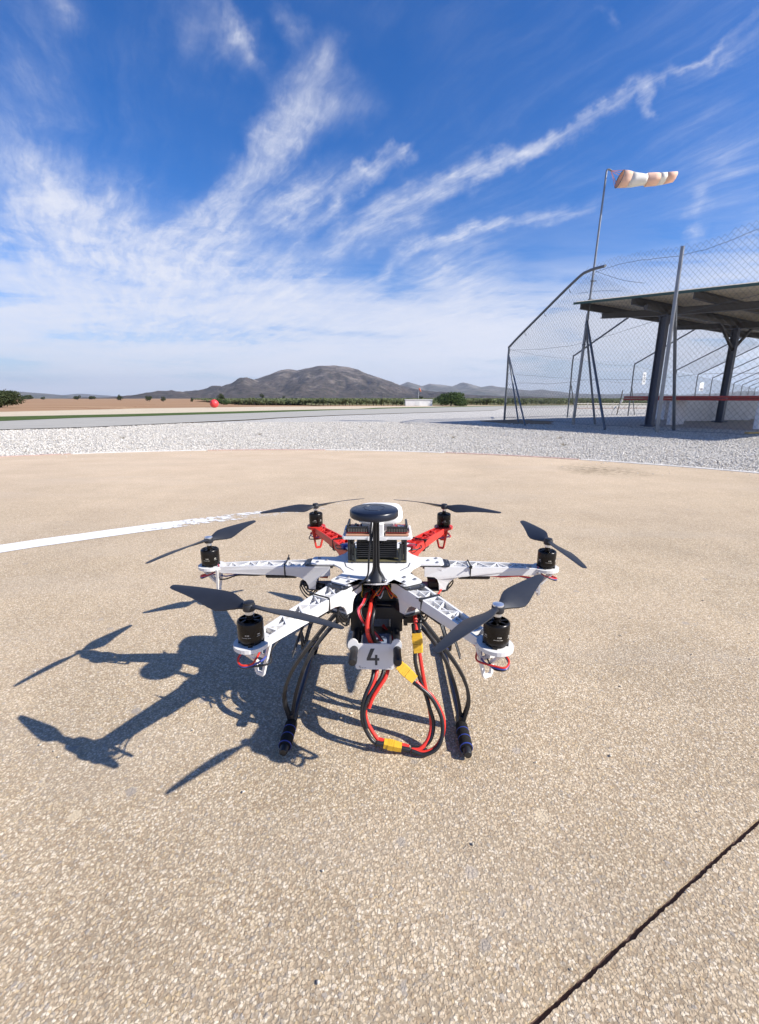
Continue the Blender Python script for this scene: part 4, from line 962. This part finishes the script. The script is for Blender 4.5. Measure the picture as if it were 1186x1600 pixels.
for i, (ad, pd, hand, silver) in enumerate(ARMS):
    if i == 0: arm = protoW
    else:
        arm = protoW.copy(); COL.objects.link(arm); arm.parent = drone
    if i in (2, 3): arm.data = A_RED
    arm.rotation_euler = (0, 0, math.radians(ad))
    if i in (2, 3): arm['label'] = 'red arm at the rear %s of the drone' % ('right' if i == 2 else 'left')
    child('motor', 'motor', motor_mb, M_bell, arm, (.2755, 0, 0), .3*i)
    child('shaft_sleeve', 'sleeve', motor_sleeve, M_silv, arm, (.2755, 0, 0))
    child('propeller', 'prop%d' % hand, lambda: prop_mb(hand), M_prop, arm, (.2755, 0, 0), math.radians(pd-ad))
    child('propeller_nut', 'cap%d' % silver, cap_mb, M_silv if silver else M_blk, arm, (.2755, 0, 0))
    # small pale print on the motor bell, facing the front
    def pr():
        mb = MB()
        for (a_, z_, w_, h_) in [(-.10, .0148, .0011, .0016), (.02, .0148, .0009, .0016), (.12, .0148, .0013, .0016), (-.32, .0118, .003, .0005), (-.08, .0118, .0032, .0005), (.18, .0118, .003, .0005), (.9, .0148, .003, .0012), (.9, .0125, .0045, .0005), (-1.1, .0148, .0035, .0012), (-1.1, .0125, .0045, .0005)]:
            M = Matrix.Rotation(a_, 4, 'Z') @ Matrix.Translation((.01455, 0, ZB+z_)); mb.box((0, 0, 0), (.0003, w_, h_), M)
        return mb
    child('motor_print', 'print', pr, M_label, arm, (.2755, 0, 0), math.radians(-90-ad), False)
    w_ = .0136 if i != 3 else .0138
    child('cable_tie', 'tie', lambda: tie_mb(.150, .0148), M_blk, arm)
    # speed controller strapped beneath, with its leads
    def esc():
        mb = MB(); mb.box((.158, 0, ZB-.0165), (.052, .0185, .0060), bev=.0016); return mb
    child('speed_controller', 'esc', esc, M_blk, arm)
    def lead(col, y0, z1, ph):
        path = catmull([(.184, y0*.5, ZB-.016), (.205, y0*.8, ZB-.0175), (.232, y0, ZB-.0165+z1*.3), (.252, y0*2.2, ZB-.020+z1), (.268, y0*3.6+.0105*ph, ZB-.0225+z1), (.286, .0098*ph, ZB-.0215+z1*.6), (.2945, .0015*ph, ZB-.021+z1*.5), (.2885, -.0092*ph, ZB-.0185+z1*.5), (.272, -.0108*ph, ZB-.012), (.2600, -.0095*ph, ZB-.0035), (.2610, -.0060*ph, ZB+.0035)], 6)
        return MB().tube(path, .00115, 7)
    for kk, (wm, y0, z1, nm) in enumerate(((W_red, -.0024, .003, 'r'), (W_blue, 0.0, 0.0, 'b'), (W_blk, .0024, -.003, 'k'))):
        child('motor_wire', 'mw%s%d' % (nm, i % 2), lambda: lead(wm, y0, z1, 1 if i % 2 else -1), wm, arm)
    for kk, (wm, y0) in enumerate(((W_blk, -.003), (W_red, .003), (W_blk, .0))):
        def inl(y0=y0, kk=kk):
            path = catmull([(.133, y0, ZB-.0165), (.120, y0*1.8, ZB-.0185-.002*kk), (.108, y0*2.6, ZB-.013), (.096, y0*1.5, ZB-.018), (.082, y0, ZB-.020)], 5); return MB().tube(path, .0013, 6)
        child('power_wire', 'pw%d' % kk, inl, wm, arm)
    # an excess loop hung under each arm root
    def loop_():
        mb = MB()
        for q in range(3):
            path = catmull([(.118, .004+.002*q, ZB-.016), (.123+.002*q, .010+.001*q, ZB-.026-.004*q), (.112, .016, ZB-.040-.006*q), (.100-.001*q, .0125, ZB-.030-.003*q), (.104, .006+.002*q, ZB-.017)], 7); mb.tube(path, .0012, 6)
        return mb
    if i in (0, 1, 4, 5): child('wire_loop', 'loop', loop_, W_blk, arm)

# ---- frame plates
def star(r_out, hw, r_in, tab=None, rnd=.006):
    P = []
    for k in range(6):
        a = math.radians(-60+60*k); c, s = math.cos(a), math.sin(a)
        def L(r_, y_): return (r_*c-y_*s, r_*s+y_*c)
        P += [L(r_in*1.06, -hw), L(r_out-rnd, -hw), L(r_out-rnd*.3, -hw+rnd*.3), L(r_out, -hw+rnd), L(r_out, hw-rnd), L(r_out-rnd*.3, hw-rnd*.3), L(r_out-rnd, hw), L(r_in*1.06, hw)]
        am = a+PI/6
        if tab and k == 5:
            P += [(-.026, -.079), (-.0235, -.0865), (-.016, -.0925), (.0, -.0945), (.016, -.0925), (.0235, -.0865), (.026, -.079)]
        else: P.append((r_in*math.cos(am), r_in*math.sin(am)))
    return P
TZ = ZB+.0046
MB().prism(star(.118, .0168, .062), TZ, TZ+.0016).build('upper_frame_plate', M_carb, drone)
tp = MB().prism(star(.1075, .0172, .066, tab=True), TZ+.0022, TZ+.0046).build('top_plate', M_prt, drone)
mb = MB()
for k in range(6):
    a = math.radians(-60+60*k)
    for r_, y_ in ((.097, -.0095), (.097, .0095), (.083, 0)):
        mb.lathe([(.0026, TZ+.0046), (.0026, TZ+.0060), (.0018, TZ+.0066), (.0, TZ+.0066)], 10, Matrix.Translation((r_*math.cos(a)-y_*math.sin(a), r_*math.sin(a)+y_*math.cos(a), 0)))
    for y_ in (-.010, .010):
        mb.lathe([(.0018, TZ+.0016), (.0018, TZ+.0030), (.0, TZ+.0032)], 8, Matrix.Translation((.1135*math.cos(a)-y_*math.sin(a), .1135*math.sin(a)+y_*math.cos(a), 0)))
mb.build('screw', M_scr, tp, True)['kind'] = 'stuff'
for sg in (-1, 1):                          # black strips laid on the plate, standing in for the dark of open slots
    mb = MB()
    for a0, a1 in (((sg*.036, -.044), (sg*.049, -.028)), ((sg*.049, -.028), (sg*.053, -.010))):
        mb.beam((a0[0], a0[1], TZ+.0042), (a1[0], a1[1], TZ+.0042), .0016, .0010, (0, 0, 1))
    mb.build('slot_dark_strip', M_blk, tp)
BZ = ZB-.0345
MB().prism(star(.1165, .0178, .070), BZ-.0018, BZ).build('lower_frame_plate', M_carb, drone)
# flight controller, power board and receiver between the plates
MB().box((0, .004, BZ+.0105), (.088, .090, .019), bev=.003).build('control_box', M_blk, drone)
mb = MB().box((0, -.052, BZ+.006), (.060, .020, .011), bev=.001); mb.box((-.018, -.060, BZ+.015), (.016, .010, .008)); mb.box((.012, -.058, BZ+.016), (.022, .012, .008)); mb.build('power_board', M_pcbk, drone)
mb = MB().box((.036, -.050, BZ+.0035), (.014, .008, .004)); mb.box((-.041, -.044, BZ+.024), (.012, .004, .005)); mb.build('white_plug', M_prt, drone)
rw = random.Random(3)
for kk, wm in enumerate([W_yel, W_org, W_red, W_blk, W_yel, W_red, W_wht, W_blk, W_yel, W_org, W_blk, W_red]):
    x0 = rw.uniform(-.045, .045); x1 = x0+rw.uniform(-.03, .03); y0 = -.050+rw.uniform(-.01, .006)
    path = catmull([(x0, -.035, BZ+.022), (x0*.9, y0-.012, BZ+rw.uniform(.012, .028)), ((x0+x1)/2, y0-.02, BZ+rw.uniform(.004, .022)), (x1, y0-.006, BZ+rw.uniform(.006, .022)), (x1*1.1, -.040, BZ+rw.uniform(.004, .016))], 6)
    MB().tube(path, .00085, 6).build('signal_wire', wm, drone)
MB().tube(catmull([(.010, -.050, BZ+.026), (.018, -.062, BZ+.020), (.030, -.066, BZ+.010), (.052, -.060, BZ+.006)], 6), .0016, 7).build('signal_wire', W_red, drone)
# ---- electronics tower on top
PZ = TZ+.0046
tw = MB(); tw.box((0, .018, PZ+.0035), (.094, .062, .0016)); tw.build('carrier_board', simple('brown_board_edge', (.14, .12, .06), .5), drone)
cb = MB().box((-.001, .020, PZ+.020), (.066, .050, .026), bev=.0015)
for q in range(7): cb.box((-.001, -.0062, PZ+.0095+.0036*q), (.064, .005, .0014))
cb.build('companion_computer', M_blk, drone)
for x in (-.045, .045):
    mb = MB()
    for y in (-.009, .046): mb.lathe([(.0026, PZ), (.0026, PZ+.040)], 8, Matrix.Translation((x, y, 0)))
    mb.box((x*.86, -.0085, PZ+.016), (.006, .005, .030)); mb.box((x*.93, .018, PZ+.022), (.004, .04, .020))
    mb.build('standoff', M_blk, drone, True)
mb = MB()
for x in (-.038, .036): mb.box((x, -.0125, PZ+.010), (.004, .003, .008))
for x in (-.036, .036): mb.lathe([(.0022, PZ+.004), (.0022, PZ+.026)], 8, Matrix.Translation((x, -.0125, 0)))
mb.build('board_plug', M_pcbk, drone)
DZ = PZ+.0405                               # white deck
deck = MB().box((0, .020, DZ+.0022), (.112, .066, .0044), bev=.0012); deck.box((0, -.0128, DZ+.0020), (.108, .0018, .0050), bev=.0004)
for x in (-.053, .053): deck.box((x, .022, DZ+.0065), (.003, .030, .006), bev=.0005)
deck.build('deck', M_prt, drone)
for sg in (-1, 1):
    pb = MB().box((sg*.0315, .014, DZ+.0100), (.034, .046, .0016)); b_ = pb.build('red_board', M_pcb, drone)
    mb = MB().box((sg*.0315, -.0065, DZ+.0150), (.033, .0050, .0085), bev=.0003)
    mb.box((sg*.047, .012, DZ+.0165), (.0032, .040, .011), bev=.0003)
    mb.build('pin_header', M_blk, b_)
    mb = MB()
    r_ = random.Random(int(sg)+5)
    for q in range(16): mb.box((sg*.0315+r_.uniform(-.013, .013), r_.uniform(-.001, .032), DZ+.0120), (r_.uniform(.002, .005), r_.uniform(.002, .004), r_.uniform(.0015, .005)))
    mb.build('chips', M_silv if sg > 0 else M_blk, b_)
    mb = MB()
    for q in range(12): mb.box((sg*.0315-.0145+q*.0026, -.0095, DZ+.0135), (.0006, .0006, .006))
    mb.build('pins', M_scr, b_)
    MB().box((sg*.0315, .012, DZ+.0066), (.037, .050, .0022)).build('copper_strip', simple('pale_copper', (.50, .27, .17), .5) if sg < 0 else bpy.data.materials['pale_copper'], b_)
col_ = MB().box((0, -.004, DZ+.013), (.021, .018, .026), bev=.0015); col_.box((0, .016, DZ+.014), (.050, .030, .020), bev=.002); col_.box((0, -.0125, DZ+.0015), (.030, .005, .006))
col_.build('riser', M_prt, drone)
dm = MB()
rings = []
for z_, k_ in ((0.024, .96), (.028, 1.0), (.036, 1.0), (.042, .965), (.0455, .88), (.047, .72)):
    rings.append([(.004+(.0370*k_)*math.copysign(abs(math.cos(a))**.55, math.cos(a)), .022+(.0300*k_)*math.copysign(abs(math.sin(a))**.6, math.sin(a)), DZ+z_) for a in [2*PI*q/32+.02 for q in range(32)]])
dm.loft(rings); dm.build('cover', M_prt, drone, True)
# ---- satellite receiver on its mast
mast = MB()
mast.tube([(0, -.0785, PZ), (0, -.0785, PZ+.006), (0, -.0790, PZ+.013), (0, -.0795, PZ+.022), (0, -.080, PZ+.050), (0, -.080, PZ+.094)], [.0140, .0110, .0068, .0048, .0038, .0042], 16)
for x in (-.0045, 0, .0045): mast.tube([(x*1.8, -.0845, PZ+.004), (x*.9, -.0838, PZ+.018), (x*.75, -.0838, PZ+.092)], .00125, 6)
mast.build('mast', M_blk, drone, True)
mb = MB()
for x, y in ((-.012, -.0870), (.012, -.0870), (0, -.0640)): mb.lathe([(.0042, PZ), (.0042, PZ+.0024), (.0030, PZ+.0036), (0, PZ+.0036)], 10, Matrix.Translation((x, y, 0)))
mb.build('mast_screw', M_scr, drone, True)
gz = .3365
M_puck = simple('dark_blue_black_shell', (.009, .011, .019), .30, 0, .06, 60, .05, .0002)
pk_ = MB().lathe([(.0265, gz-.0020), (.0330, gz), (.0343, gz+.0016), (.0343, gz+.0086), (.0330, gz+.0104), (.0312, gz+.0112), (.0160, gz+.0120), (.0158, gz+.0116), (.0140, gz+.0116), (.0138, gz+.0122), (0, gz+.0124)], 64, Matrix.Translation((-.0030, -.080, 0))).build('satellite_receiver', M_puck, drone, True)
mb = MB()
for k, (a, w) in enumerate(((.10, .0032), (2.75, .0022))): 
    c, s = math.cos(a), math.sin(a); M = Matrix.Translation((-.003+.026*c, -.080+.026*s, gz+.01158)) @ Matrix.Rotation(a, 4, 'Z'); mb.box((0, 0, 0), (.0012, w*2, .0003), M)
for q in range(5): mb.box((-.0105+q*.0035, -.0840, gz+.01235), (.0021, .0012, .0002))
mb.build('receiver_print', simple('grey_print_on_shell', (.12, .13, .16), .5), pk_)
for dx_ in (.006, -.009): MB().tube(catmull([(-.004+dx_*.3, -.075, PZ+.090), (-.010, -.086, PZ+.040), (-.012, -.090, PZ+.012), (-.020, -.093, PZ+.001), (-.032+dx_, -.0935, PZ-.006), (-.050+dx_, -.090, PZ-.020), (-.046, -.070, PZ-.030)], 7), .0013, 7).build('receiver_cable', W_blk, drone)
# ---- rails, battery tray, number plate
rx = .0305
for sg in (-1, 1):
    t_ = MB(); t_.tube([(sg*rx, -.1530, .1520), (sg*rx, .085, .1520)], .0056, 16); t_.lathe([(.0, -.004), (.0050, -.0035), (.0060, -.001), (.0060, .010)], 16, Matrix.Translation((sg*rx, -.1540, .1520)) @ Matrix.Rotation(-PI/2, 4, 'X'))
    t_.build('rail_tube', M_blk, drone, True)
for y in (-.066, .060):
    mb = MB()
    mb.box((0, y, .182), (.104, .012, .020), bev=.001)
    for sg in (-1, 1): mb.box((sg*rx, y, .163), (.018, .012, .026), bev=.002); mb.box((sg*.052, y, .180), (.020, .020, .026), bev=.002); mb.box((sg*.044, y-.006, .171), (.006, .012, .012))
    mb.build('rail_bracket', M_blk, drone)
MB().box((0, -.005, .172), (.090, .105, .0025)).build('lower_deck', M_carb, drone)
M_bat = simple('silver_blue_wrap', (.30, .36, .48), .35, .3, .25, 120)
bt = MB().box((0, -.040, .1340), (.046, .135, .026), bev=.003).build('battery', M_bat, drone)
mb = MB().box((0, -.1055, .1350), (.040, .005, .020), bev=.001); mb.box((0, -.06, .1345), (.0472, .022, .0275), bev=.001); mb.build('battery_strap', M_blk, bt)
mb = MB().box((0, -.020, .1185), (.060, .160, .003)); mb.box((-.0265, -.020, .1310), (.003, .160, .024)); mb.box((.0265, -.020, .1310), (.003, .160, .024)); mb.build('battery_tray', M_carb, drone)
# plate: thin panel tilted slightly, with two ears round the tubes
npM = Matrix.Translation((-.0012, -.1235, .1440)) @ Matrix.Rotation(math.radians(83), 4, 'X') @ Matrix.Diagonal((1.03, 1.23, 1, 1))
def plate_poly():
    P = [(-.0268, -.0155), (-.0245, -.0178), (.0245, -.0178), (.0268, -.0155), (.0268, .0075)]
    for k in range(9): a = math.radians(-50+k*27.5); P.append((.0300+.0074*math.cos(a)+.0, .0115+.0074*math.sin(a)))
    P += [(.0200, .0130), (-.0200, .0130)]
    for k in range(9): a = math.radians(10+k*27.5); P.append((-.0300+.0074*math.cos(a), .0115+.0074*math.sin(a)))
    P += [(-.0268, .0075)]
    return P
plate = MB().prism(plate_poly(), -.0014, .0014, npM).build('number_plate', M_prt, drone)
u = .0550/430
four = [(405, 778), (448, 778), (405, 868), (452, 868), (452, 838), (478, 838), (478, 868), (499, 868), (499, 892), (478, 892), (478, 936), (452, 936), (452, 892), (362, 892), (362, 872)]
mb = MB(); mb.prism([((x-450)*u, -(y-860)*u-.0028) for x, y in four], .00145, .00175, npM); mb.build('digit', simple('dark_grey_number', (.06, .06, .058), .6, 0, .3, 400), plate, fix=True)
mb = MB()
for (x, y, w, h_) in ((288, 948, 16, 5), (296, 962, 8, 10), (282, 958, 5, 12), (316, 964, 9, 7), (334, 964, 7, 7), (350, 962, 8, 7), (612, 960, 5, 12), (624, 956, 14, 4), (628, 966, 5, 8)):
    mb.box(((x-450)*u, -(y-860)*u-.0026, .0016), (w*u, h_*u, .0003), npM)
mb.build('small_mark', simple('grey_mark', (.30, .29, .28), .6), plate)

# ---- landing gear
for sg in (-1, 1):
    def strap(pts, w0, w1):
        pts = catmull(pts, 8); n = len(pts); rings = []
        for i, p in enumerate(pts):
            t = (pts[min(i+1, n-1)]-pts[max(i-1, 0)]).normalized(); yv = Vector((0, 1, 0)); nx = t.cross(yv).normalized(); w = w0+(w1-w0)*math.sin(PI*i/(n-1))
            yv = nx.cross(t).normalized(); h = .0022
            rings.append([tuple(p+yv*w+nx*h), tuple(p+yv*w*.6+nx*h*1.3), tuple(p-yv*w*.6+nx*h*1.3), tuple(p-yv*w+nx*h), tuple(p-yv*w-nx*h), tuple(p+yv*w-nx*h)])
        return rings
    leg = MB()
    leg.loft(strap([(sg*.052, -.070, .190), (sg*.070, -.082, .175), (sg*.100, -.096, .140), (sg*.124, -.102, .106), (sg*.1365, -.104, .076), (sg*.1395, -.104, .050), (sg*.134, -.101, .020)], .0050, .0046))
    leg.loft(strap([(sg*.050, -.040, .166), (sg*.078, -.066, .146), (sg*.102, -.082, .116), (sg*.117, -.090, .082), (sg*.126, -.094, .048), (sg*.131, -.098, .018)], .0048, .0044))
    leg.tube([(sg*.131, -.086, .0108), (sg*.131, -.1035, .0108)], .0072, 12); leg.tube([(sg*.132, -.100, .0115), (sg*.1335, -.101, .026)], .0058, 10)
    leg.build('landing_leg', M_blk, drone, True, True)
    MB().tube([(sg*.131, -.158, .0105), (sg*.131, .150, .0105)], .0046, 12).build('skid_tube', simple('dark_blue_tube', (.010, .013, .028), .3, .2) if sg < 0 else bpy.data.materials['dark_blue_tube'], drone, True)
    for y0, y1, d in ((-.103, -.151, -1), (.098, .142, 1)):
        L = abs(y1-y0); M = Matrix.Translation((sg*.131, y0, .0105)) @ Matrix.Rotation(PI/2 if d < 0 else -PI/2, 4, 'X')
        f_ = MB().lathe([(.0050, -.002), (.0086, 0), (.0092, .003), (.0092, L-.003), (.0086, L), (.0050, L+.001)], 24, M).build('foam_sleeve', M_foam, drone, True)
        for q in ((.30, .62, .97) if d < 0 else (.1, .5)):
            MB().lathe([(.0088, L*q-.0008), (.0095, L*q-.0006), (.0095, L*q+.0006), (.0088, L*q+.0008)], 24, M).build('rubber_ring', M_blue, f_, True)
        MB().lathe([(.0060, L+.0005), (.0062, L+.010), (.0050, L+.0125), (0, L+.013)], 16, M).build('end_cap', M_blk, drone, True)

# ---- power leads and connectors
def lead2(name, P, r, m, n=9): return MB().tube(catmull(P, n), r, 10).build(name, m, drone, True)
def connector(c, d, upv=(0, 0, 1), L=.026, label=None):
    d = Vector(d).normalized(); z = Vector(upv); z = (z-d*z.dot(d)).normalized(); y = z.cross(d)
    M = Matrix(((d.x, y.x, z.x, c[0]), (d.y, y.y, z.y, c[1]), (d.z, y.z, z.z, c[2]), (0, 0, 0, 1)))
    mb = MB()
    sec = [(-.0078, -.0040), (.0060, -.0040), (.0078, -.0022), (.0078, .0022), (.0060, .0040), (-.0078, .0040)]
    def ringat(x, k): return [tuple(M @ Vector((x, yy_*k, zz_*k))) for yy_, zz_ in sec]
    mb.loft([ringat(-L/2, .90), ringat(-L/2+.006, .90)]); mb.loft([ringat(-L/2+.006, 1.0), ringat(.001, 1.0)]); mb.loft([ringat(.0014, .93), ringat(L/2-.005, .93)]); mb.loft([ringat(L/2-.005, .86), ringat(L/2, .86)])
    for q in range(3): mb.box((-.004+q*.003, 0, .0041), (.0012, .011, .0006), M)
    o = mb.build('connector', M_xt, drone, fix=True)
    return M
def shrink(M, x0, x1, sy, m): MB().tube([tuple(M @ Vector((x0, sy, 0))), tuple(M @ Vector(((x0+x1)/2, sy, 0))), tuple(M @ Vector((x1, sy*.8, 0)))], .0036, 10).build('shrink_sleeve', m, drone, True)
RW = .0029
c3a, c3b = Vector((.0120, -.1455, .0140)), Vector((.0380, -.1480, .0095)); M3 = connector((c3a+c3b)/2, c3b-c3a)
shrink(M3, -.021, -.012, .0036, W_red); shrink(M3, -.024, -.012, -.0036, W_blk); shrink(M3, .012, .026, -.003, W_blk); shrink(M3, .012, .024, .003, W_red)
lead2('power_lead', [(-.010, -.060, .116), (-.004, -.094, .108), (-.0055, -.112, .096), (-.0150, -.126, .079), (-.0195, -.132, .062), (-.0185, -.139, .043), (-.008, -.1445, .022), (.0035, -.1490, .0125)], RW, W_blk)
lead2('power_lead', [(-.004, -.060, .116), (.001, -.094, .108), (-.001, -.110, .096), (-.0105, -.122, .079), (-.0150, -.128, .060), (-.0135, -.134, .043), (-.004, -.1390, .026), (.0035, -.1415, .0155)], RW, W_red)
lead2('power_lead', [(.010, -.060, .116), (.012, -.094, .108), (.0085, -.108, .098), (-.002, -.118, .086), (-.0120, -.128, .072), (-.0170, -.135, .055), (-.0130, -.142, .036)], RW, W_blk)
lead2('power_lead', [(.016, -.060, .116), (.0185, -.094, .108), (.0150, -.107, .098), (.0055, -.116, .086), (-.0040, -.124, .074), (-.0100, -.130, .060)], RW, W_red)
c1 = Vector((.0610, -.1000, .150)); M1 = connector(c1, (.0025, -.004, -.026), (0, -1, .2), .030)
c2a, c2b = Vector((.0560, -.1150, .0985)), Vector((.0345, -.1060, .1155)); M2 = connector((c2a+c2b)/2, c2a-c2b, (.3, -1, .5), .031)
lead2('power_lead', [(.0635, -.1010, .137), (.0665, -.1070, .120), (.0690, -.1110, .105), (.0740, -.1180, .080), (.0790, -.1260, .056), (.0815, -.1330, .034), (.0760, -.1420, .0170), (.0640, -.1500, .0080), (.0520, -.1510, .0075)], RW, W_red)
lead2('power_lead', [(.0575, -.1010, .137), (.0580, -.1070, .121), (.0625, -.1110, .104), (.0720, -.1190, .080), (.0785, -.1270, .060), (.0845, -.1330, .038), (.0800, -.1420, .0180), (.0660, -.1470, .0085), (.0520, -.1460, .0080)], RW, W_blk)
lead2('power_lead', [(.0590, -.1170, .0960), (.0680, -.1210, .0880), (.0810, -.1240, .0780), (.0920, -.1290, .0620), (.0990, -.1350, .0430), (.0960, -.1440, .0240), (.0850, -.1510, .0105), (.0680, -.1545, .0060), (.0520, -.1520, .0085)], RW, W_red)
lead2('power_lead', [(.0550, -.1175, .0950), (.0650, -.1230, .0900), (.0780, -.1270, .0800), (.0890, -.1310, .0640), (.0960, -.1370, .0470), (.0960, -.1460, .0280), (.0880, -.1540, .0130), (.0700, -.1580, .0060), (.0520, -.1550, .0090)], RW, W_blk)
shrink(M1, -.030, -.012, .0034, W_blk); shrink(M1, -.028, -.012, -.0034, W_blk)
lead2('power_lead', [(.0590, -.0990, .170), (.0575, -.0920, .183), (.0560, -.0750, .192), (.0450, -.0500, .200)], .0031, W_red)
lead2('power_lead', [(.0640, -.0980, .170), (.0650, -.0860, .181), (.0640, -.0600, .190)], RW, W_blk)
shrink(M2, -.026, -.013, .003, simple('clear_grey_sleeve', (.30, .29, .28), .3)); shrink(M2, -.026, -.013, -.003, bpy.data.materials['clear_grey_sleeve'])
lead2('power_lead', [(.0270, -.1010, .1225), (.0290, -.0900, .135), (.0220, -.0700, .142), (.0100, -.0500, .150)], .0026, W_red)
lead2('power_lead', [(-.0030, -.0480, .206), (-.0075, -.0720, .204), (-.0095, -.0980, .198), (-.0125, -.1100, .184), (-.0110, -.1130, .168), (-.0060, -.1080, .152), (-.0030, -.0900, .146)], .0031, W_red)
lead2('power_lead', [(.0020, -.0480, .204), (-.0020, -.0720, .202), (-.0035, -.0960, .195), (-.0060, -.1060, .182), (-.0045, -.1090, .167), (.0000, -.1050, .152), (.0030, -.0900, .146)], .0031, W_blk)
for dxx, wm in ((0, W_red), (.0022, W_blk), (-.002, wirem('pink_wire', (.55, .05, .10)))):
    lead2('balance_lead', [(-.012+dxx, -.0500, .214), (-.0175+dxx, -.0900, .2095), (-.0240+dxx, -.1010, .2020), (-.0210+dxx, -.1060, .1920), (-.0130+dxx, -.1020, .1780), (-.0020+dxx, -.0950, .1640), (.0090+dxx, -.0980, .1500)], .0011, wm)
# dark wires gathered down the inner side of each leg
for sg in (-1, 1):
    for q in range(3):
        z0 = .205-.004*q
        lead2('hanging_cable', [(sg*(.070), -.052, z0), (sg*(.088+.003*q), -.070, z0-.014), (sg*(.098+.004*q), -.092, .166-.008*q), (sg*(.104+.003*q), -.098, .148-.006*q), (sg*(.112), -.090, .166), (sg*(.108+.002*q), -.076, .186), (sg*.098, -.060, z0)], .0015, W_blk, 6)
    for q in range(3):
        lead2('hanging_cable', [(sg*(.100+.003*q), -.064, .196-.004*q), (sg*(.108+.002*q), -.073, .170-.003*q), (sg*(.117+.001*q), -.085, .146), (sg*(.124+.002*q), -.105+.012*q, .126-.004*q)], .0012, W_blk, 6)
# stub antenna under the left side
MB().tube([(-.128, .004, .199), (-.120, .001, .1985), (-.088, -.012, .199)], [.0038, .0050, .0050], 12).build('antenna', M_blk, drone, True)
MB().tube(catmull([(-.088, -.012, .199), (-.070, -.02, .202), (-.05, -.03, .206)], 5), .0014, 7).build('antenna_cable', W_blk, drone)
MB().box((.100, -.004, .2035), (.034, .018, .010), bev=.001).build('receiver_box', M_blk, drone)
MB().tube(catmull([(.0550, -.0620, .2005), (.072, -.055, .196), (.094, -.035, .194), (.106, -.012, .198)], 6), .0016, 7).build('signal_wire', W_red, drone)
# blue screw terminals and wire knots near the red arms
for sg in (-1, 1):
    MB().box((sg*.0590, .072, .2395), (.013, .011, .0090), rz=sg*-.5, bev=.0006).build('terminal_block', M_blue if sg < 0 else M_pcb, drone)
    lead2('signal_wire', [(sg*.060, .062, .238), (sg*.074, .072, .236), (sg*.080, .100, .232), (sg*.070, .115, .230), (sg*.062, .096, .234)], .0011, W_blk)

# ---------------------------------------------------------------- air
hz = MB().box((0, 3200, 110), (18000, 9200, 420)).build('haze', None and 0 or simple('tmp', (1, 1, 1))); hz['kind'] = 'stuff'; hz['label'] = 'thin pale haze in the air over the plain'
hm = bpy.data.materials.new('air_haze'); hm.use_nodes = True; hn = hm.node_tree; hn.nodes.clear()
pv = hn.nodes.new('ShaderNodeVolumePrincipled'); ou = hn.nodes.new('ShaderNodeOutputMaterial'); hn.links.new(pv.outputs[0], ou.inputs['Volume'])
pv.inputs['Color'].default_value = (.74, .83, 1.0, 1); pv.inputs['Density'].default_value = 8e-5; pv.inputs['Anisotropy'].default_value = .2
hz.data.materials.clear(); hz.data.materials.append(hm)
